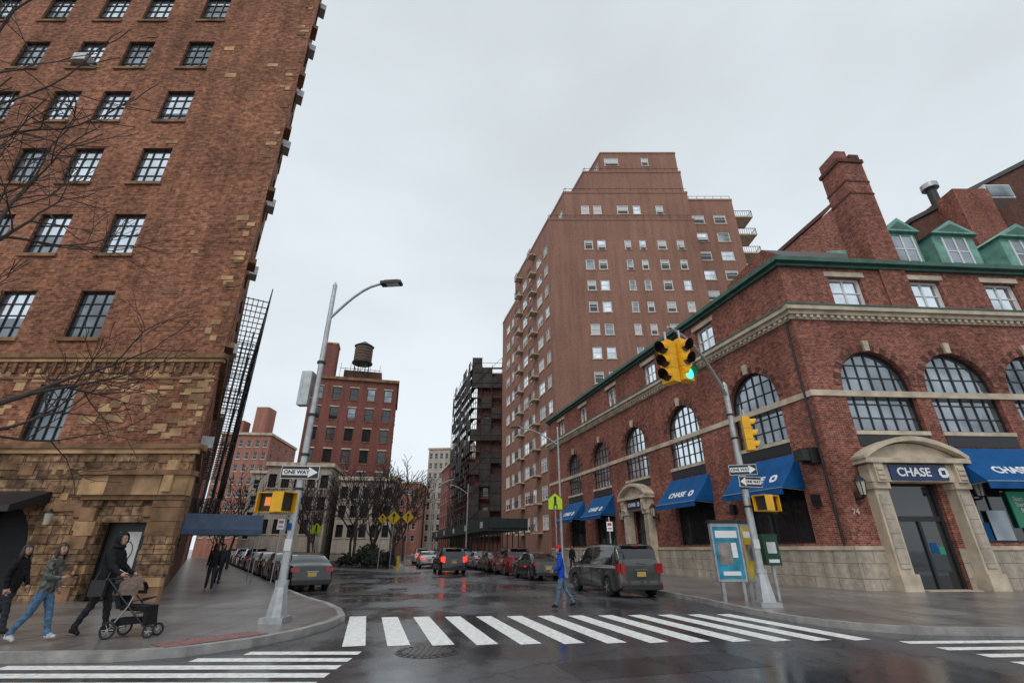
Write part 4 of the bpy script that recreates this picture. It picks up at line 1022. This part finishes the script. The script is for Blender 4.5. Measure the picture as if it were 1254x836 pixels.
# ------------------------------------------------------------ people
def person(name,loc,yaw,H,legs,arms,mt,headopt,bulk=1.,lean=0.,hy=0.,zbase=.14,bag=None):
    S=H/1.76; e=empty(name,(loc[0],loc[1],zbase)); e.rotation_euler=(0,0,yaw)
    V=[];E=[];Rr=[];roots=[];segs=[]
    def add(p,r,par=None,tag=None):
        V.append(Vector(p)); Rr.append(r); i=len(V)-1
        if par is None: roots.append(i)
        else: E.append((par,i)); segs.append((par,i,tag))
        return i
    sp=lambda z_: math.tan(lean)*(z_-.95)
    pel=add((0,0,.95),.135*bulk,None)
    wa=add((0,sp(1.12),1.12),.125*bulk,pel,'top'); ch=add((0,sp(1.32)+.01,1.32),.15*bulk,wa,'top'); nb=add((0,sp(1.47),1.465),.085,ch,'top'); nk=add((0,sp(1.53)+.01,1.545),.052,nb,'skin')
    ank=[]
    for sg,(a,b) in zip((-1,1),legs):
        hp=Vector((sg*.085,0,.90)); kn=hp+Vector((sg*.01,math.sin(a),-math.cos(a)))*.42; an=kn+Vector((0,math.sin(a-b),-math.cos(a-b)))*.41
        h=add(hp,.098*min(bulk,1.12),pel,'leg'); k=add(kn,.068,h,'leg'); m_=add(kn.lerp(an,.4)+Vector((0,-.012,0)),.062,k,'leg'); an_i=add(an,.045,m_,'leg')
        pitch=(a-b)*.6
        t=an+Vector((sg*.02,.15*math.cos(pitch),-.045+.15*math.sin(pitch))); t2=add(t,.037,an_i,'shoe'); hl=add(an+Vector((0,-.045,-.04)),.04,an_i,'shoe'); ank+=[t.z-.037,an.z-.085]
    zmin=min(ank)
    hands=[]
    for sg,(a,b,c,inw) in zip((-1,1),arms):
        sh=Vector((sg*.165,sp(1.42),1.415)); d1=Vector((sg*math.sin(c),math.sin(a)*math.cos(c),-math.cos(a)*math.cos(c))); el=sh+d1*.285
        d2=Vector((sg*math.sin(c)*.5-sg*inw,math.sin(a+b),-math.cos(a+b))).normalized(); wr=el+d2*.245
        s_i=add(sh,.072*bulk,ch,'top'); e_i=add(el,.052*bulk,s_i,'top'); w_i=add(wr,.036*(1+.3*(bulk-1)),e_i,'top'); p_i=add(wr+d2*.055,.03,w_i,'skin'); p2=add(wr+d2*.085,.027,p_i,'skin')
        lat=d2.cross(Vector((sg,0,0))); 
        if lat.length<.1: lat=Vector((0,1,0))
        lat.normalize(); nrm=lat.cross(d2).normalized()*(-sg)
        for q,(o_,L_) in enumerate(((-.027,.062),(-.009,.075),(.009,.07),(.026,.055))):
            r0=wr+d2*.08+lat*o_; r1=r0+d2*L_*.5+nrm*.006; r2=r1+(d2*.8+nrm*.6).normalized()*L_*.55
            f0=add(r0,.0095,None); f1=add(r1,.009,f0,'skin'); add(r2,.0075,f1,'skin')
        f0=add(wr+d2*.03-lat*.02,.011,None); f1=add(wr+d2*.06-lat*.05,.010,f0,'skin'); add(wr+d2*.09-lat*.058,.0085,f1,'skin')
        hands.append(wr+d2*.09)
    me=bpy.data.meshes.new("body"); me.from_pydata([v for v in V],E,[]); ob=bpy.data.objects.new("tmp",me); col.objects.link(ob)
    sk=ob.modifiers.new("Skin",'SKIN'); sk.use_smooth_shade=True
    sd=me.skin_vertices[0].data
    for i,r in enumerate(Rr): sd[i].radius=(r,r); sd[i].use_root=(i in roots)
    ob.modifiers.new("Sub",'SUBSURF').levels=2; ob.modifiers["Sub"].render_levels=2
    dg=bpy.context.evaluated_depsgraph_get(); nm=bpy.data.meshes.new_from_object(ob.evaluated_get(dg)); bpy.data.objects.remove(ob)
    nm.materials.clear(); order=['top','leg','shoe','skin']
    for k in order: nm.materials.append(mt[k])
    for p in nm.polygons:
        c=p.center; best=None;bd=9
        for a,b,tg in segs:
            A,B=V[a],V[b]; ab=B-A; t=max(0,min(1,(c-A).dot(ab)/max(1e-9,ab.dot(ab)))); dd=(A+ab*t-c).length-(Rr[a]+(Rr[b]-Rr[a])*t)*.9
            if tg=='leg' and c.z>mt.get('hem',.84) : dd+=.3
            if dd<bd: bd=dd;best=tg
        if best=='leg' and c.z>mt.get('hem',.84): best='top'
        p.material_index=order.index(best)
        p.use_smooth=True
    for v in nm.vertices:
        if .8<v.co.z<1.5 and abs(v.co.x)<.17:
            v.co.y=(v.co.y-sp(v.co.z))*.86+sp(v.co.z)
    for v in nm.vertices:
        if v.co.z<1.46 and v.co.z>.12: v.co+=v.normal*(.006*math.sin(v.co.z*55+v.co.x*30)+.004*math.sin(v.co.z*23+v.co.y*60))
    bo=bpy.data.objects.new("body",nm); col.objects.link(bo); bo.parent=e; bo.scale=(S,S,S); bo.location=(0,0,-zmin*S)
    mb=MB(); hc=Vector((0,sp(1.65)+.025,1.655)); hm=Matrix.Rotation(hy,3,'Z')
    def hd(v): return hc+hm@Vector(v)
    mb.ell(hc,(.074,.092,.115),mt['skin'],20,14,hm)
    mb.ell(hd((0,.035,-.045)),(.055,.058,.065),mt['skin'],14,10,hm)
    mb.ell(hd((0,.096,-.012)),(.012,.02,.026),mt['skin'],8,6,hm)
    mb.ell(hd((0,.087,-.058)),(.024,.008,.007),mt.get('lip',M['lensoff']),8,5,hm)
    for sx in (-1,1):
        mb.ell(hd((sx*.029,.082,.008)),(.013,.008,.007),'black',8,6,hm); mb.box(hd((sx*.03,.084,.03)),(.034,.01,.006),'hair',mx=hm)
        if headopt['kind']=='cap': mb.ell(hd((sx*.076,0,-.005)),(.01,.02,.03),mt['skin'],8,6,hm)
    ho=headopt
    if ho['kind']=='hood':
        mb.ell(hd((0,-.012,.005)),(.115,.13,.15),ho['m'],20,14,hm,keep=lambda p:not(p.y>.55 and p.z<.62)); mb.ell(hd((0,-.03,-.13)),(.13,.11,.07),ho['m'],14,8,hm)
    elif ho['kind']=='long':
        mb.ell(hd((0,-.012,.012)),(.092,.110,.126),'hair',24,16,hm,keep=lambda p:not(p.y>.42 and p.z<.45)); 
        mb.ell(hd((0,-.06,-.09)),(.09,.055,.14),'hair',14,10,hm)
        for sx in (-1,1): mb.ell(hd((sx*.075,.01,-.08)),(.022,.05,.12),'hair',10,8,hm)
    elif ho['kind']=='cap':
        mb.ell(hd((0,-.008,.02)),(.084,.102,.112),ho['m'],20,14,hm,keep=lambda p:p.z>.08)
        mb.ell(hd((0,-.02,-.0)),(.079,.092,.10),'hair',16,10,hm,keep=lambda p:p.y<.1)
        mb.box(hd((0,.12,.04)),(.11,.08,.012),ho['m'],mx=hm)
        mb.ell(hd((0,-.02,-.13)),(.085,.085,.045),mt['top'],14,8)
    h=mb.build("head",e); h.scale=(S,S,S); h.location=(0,0,-zmin*S)
    if bag:
        mb=MB(); mb.box((.24,.02,.82),(.1,.26,.28),bag); mb.tube([Vector((.22,.12,.95)),Vector((.12,.1,1.2)),Vector((-.1,.02,1.47)),Vector((-.05,-.13,1.3)),Vector((.2,-.1,.95))],.012,bag,6)
        mb.build("shoulder_bag",e)
    return e,[Vector(x)*S-Vector((0,0,zmin*S)) for x in hands]
cl=cloth
black_c=cl("black_coat",(.014,.014,.016)); jeans=cl("blue_jeans",(.09,.17,.28)); olive=cl("camo_jacket",(.12,.12,.105),var=.75); bluej=cl("blue_puffer",(.012,.06,.42)); greyp=cl("dark_trousers",(.03,.035,.045)); redc=cl("red_cap",(.5,.02,.03)); bshoe=cl("black_shoes",(.02,.02,.02)); jb=cl("grey_blue_jeans",(.10,.16,.22)); wshoe=cl("white_shoes",(.6,.6,.6)); char_c=cl("charcoal_coat",(.03,.03,.033))
sk=M['skin']
person("pedestrian_woman",(-8.62,9.75),math.radians(-78),1.62,((.34,.10),(-.24,.32)),((-.05,.7,.12,.3),(.15,1.4,.12,.6)),dict(top=olive,leg=jeans,shoe=wshoe,skin=sk,hem=.88),dict(kind='long'),1.12,.03,-.6)
person("pedestrian_woman",(-9.95,10.45),math.radians(-80),1.60,((-.22,.3),(.3,.1)),((.2,.4,.1,.2),(-.15,.4,.1,.1)),dict(top=black_c,leg=greyp,shoe=bshoe,skin=sk,hem=.8),dict(kind='long'),1.15,.03,-.5)
person("pedestrian_man",(-8.1,10.45),math.radians(-80),1.80,((.26,.06),(-.20,.26)),((.36,.72,.12,.0),(.36,.72,.12,.0)),dict(top=black_c,leg=char_c,shoe=bshoe,skin=sk,hem=.74),dict(kind='hood',m=black_c),1.3,.05,-.3,bag=M['plastic'])
person("pedestrian_man",(1.55,16.3),math.radians(85),1.76,((.26,.05),(-.3,.3)),((.1,1.1,.15,.55),(.1,1.1,.15,.55)),dict(top=bluej,leg=jb,shoe=bshoe,skin=sk,hem=.82),dict(kind='cap',m=redc),1.2,.08,0,zbase=.005)
for (x,y,yw,c,l_) in ((-12.6,21.8,.6,black_c,greyp),(-13.9,24.6,3.6,greyp,greyp),(-15.9,28.2,.5,black_c,jb),(5.6,33,.3,char_c,jb),(4.4,37.5,3.4,black_c,greyp)):
    person("pedestrian",(x,y),yw,1.74,((.25,.1),(-.2,.25)),((.2,.3,.1,0),(-.2,.3,.1,0)),dict(top=c,leg=l_,shoe=bshoe,skin=sk),dict(kind='long'),1.15)
# stroller
st_=empty("stroller",(-7.22,10.3,.14)); st_.rotation_euler=(0,0,math.radians(-84)); st_.scale=(.92,.92,.96)
mb=MB(); cv=cl("stroller_canvas",(.015,.015,.018)); cg=cl("stroller_hood",(.15,.105,.085))
for (x,y,r) in ((-.27,-.3,.15),(.27,-.3,.15),(-.17,.42,.11),(.17,.42,.11)):
    N=18
    pts=[Vector((x,y+r*.9*math.cos(a*2*math.pi/N),r+r*.9*math.sin(a*2*math.pi/N))) for a in range(N+1)]; mb.tube(pts,.02,'tyre',6)
    mb.cyl((x-.02,y,r),(x+.02,y,r),.03,.03,'rim',8)
    for a in range(6): mb.cyl((x,y,r),(x,y+r*.9*math.cos(a*math.pi/3),r+r*.9*math.sin(a*math.pi/3)),.006,.006,'rim',4)
for x in (-.25,.25):
    mb.tube([(x*.7,.42,.11),(x,.1,.42),(x,-.35,.82),(x,-.58,1.03),(x,-.64,1.02)],.014,'black',7); mb.tube([(x,-.3,.15),(x,-.05,.55),(x,.0,.72)],.014,'steel',7)
mb.cyl((-.25,-.64,1.02),(.25,-.64,1.02),.02,.02,'black',8); mb.cyl((-.27,-.3,.15),(.27,-.3,.15),.012,.012,'steel',6); mb.cyl((-.25,.1,.42),(.25,.1,.42),.012,.012,'steel',6)
mb.hexa([(-.2,-.3,.2),(.2,-.3,.2),(.2,.22,.25),(-.2,.22,.25),(-.22,-.32,.33),(.22,-.32,.33),(.22,.24,.33),(-.22,.24,.33)],cv)
mb.hexa([(-.2,-.22,.48),(.2,-.22,.48),(.2,.28,.45),(-.2,.28,.45),(-.22,-.24,.56),(.22,-.24,.56),(.22,.3,.54),(-.22,.3,.54)],cv)
mb.hexa([(-.2,-.3,.5),(.2,-.3,.5),(.2,-.2,.5),(-.2,-.2,.5),(-.2,-.5,.94),(.2,-.5,.94),(.2,-.42,.96),(-.2,-.42,.96)],cv)
mb.hexa([(-.2,.28,.2),(.2,.28,.2),(.2,.36,.2),(-.2,.36,.2),(-.2,.24,.5),(.2,.24,.5),(.2,.3,.5),(-.2,.3,.5)],cv)
mb.ell((0,-.22,.74),(.24,.33,.32),cg,16,12,keep=lambda p:p.z>.0 and p.y<.75); 
mb.cyl((-.23,.18,.68),(.23,.18,.68),.018,.018,'black',8)
for x in (-.23,.23): mb.cyl((x,-.1,.6),(x,.18,.68),.014,.014,'black',6)
mb.build("frame_seat_and_hood",st_)
# ------------------------------------------------------------ world, sun, camera
w=bpy.data.worlds.new("World"); sc.world=w; w.use_nodes=True; t=w.node_tree; n=t.nodes; l=t.links
bg=n["Background"]; bg.inputs[1].default_value=.1
sky=n.new("ShaderNodeTexSky"); sky.sky_type='NISHITA'; sky.sun_disc=False; sky.sun_elevation=math.radians(48); sky.sun_rotation=math.radians(200)
tc=n.new("ShaderNodeTexCoord"); nz=n.new("ShaderNodeTexNoise"); nz.inputs["Scale"].default_value=1.6; nz.inputs["Detail"].default_value=5; nz.inputs["Roughness"].default_value=.5
mp=n.new("ShaderNodeMapping"); mp.inputs["Scale"].default_value=(1,1,2.2); l.new(tc.outputs["Generated"],mp.inputs["Vector"]); l.new(mp.outputs[0],nz.inputs["Vector"])
sx=n.new("ShaderNodeSeparateXYZ"); l.new(tc.outputs["Generated"],sx.inputs[0])
g1=n.new("ShaderNodeMapRange"); g1.inputs["From Min"].default_value=0; g1.inputs["From Max"].default_value=1; g1.inputs["To Min"].default_value=9.4; g1.inputs["To Max"].default_value=7.6; l.new(sx.outputs[2],g1.inputs["Value"])
g2=n.new("ShaderNodeMapRange"); g2.inputs["From Min"].default_value=.35; g2.inputs["From Max"].default_value=.65; g2.inputs["To Min"].default_value=.92; g2.inputs["To Max"].default_value=1.07; l.new(nz.outputs["Fac"],g2.inputs["Value"])
mm=n.new("ShaderNodeMath"); mm.operation='MULTIPLY'; l.new(g1.outputs[0],mm.inputs[0]); l.new(g2.outputs[0],mm.inputs[1])
vs_=n.new("ShaderNodeVectorMath"); vs_.operation='SCALE'; vs_.inputs[0].default_value=(.91,.99,1.045); l.new(mm.outputs[0],vs_.inputs["Scale"])
mx=n.new("ShaderNodeMixRGB"); mx.inputs[0].default_value=.95; l.new(sky.outputs[0],mx.inputs[1]); l.new(vs_.outputs[0],mx.inputs[2]); l.new(mx.outputs[0],bg.inputs[0])
sd=bpy.data.lights.new("sun",'SUN'); sd.energy=.9; sd.angle=math.radians(20); sd.color=(1,.95,.88); so_=bpy.data.objects.new("sun",sd); col.objects.link(so_)
el=math.radians(48); az=math.radians(200)
v=Vector((math.sin(az)*math.cos(el),math.cos(az)*math.cos(el),math.sin(el))); so_.rotation_euler=v.to_track_quat('Z','Y').to_euler()
cd=bpy.data.cameras.new("camera"); cd.sensor_width=36; cd.lens=571/1254*36; cd.clip_end=4000; cd.clip_start=.05
ca=bpy.data.objects.new("camera",cd); col.objects.link(ca); ca.location=(0,0,1.65); ca.rotation_euler=(math.radians(114),0,0); sc.camera=ca
sc.view_settings.view_transform='Standard'; sc.view_settings.look='None'; sc.view_settings.exposure=0
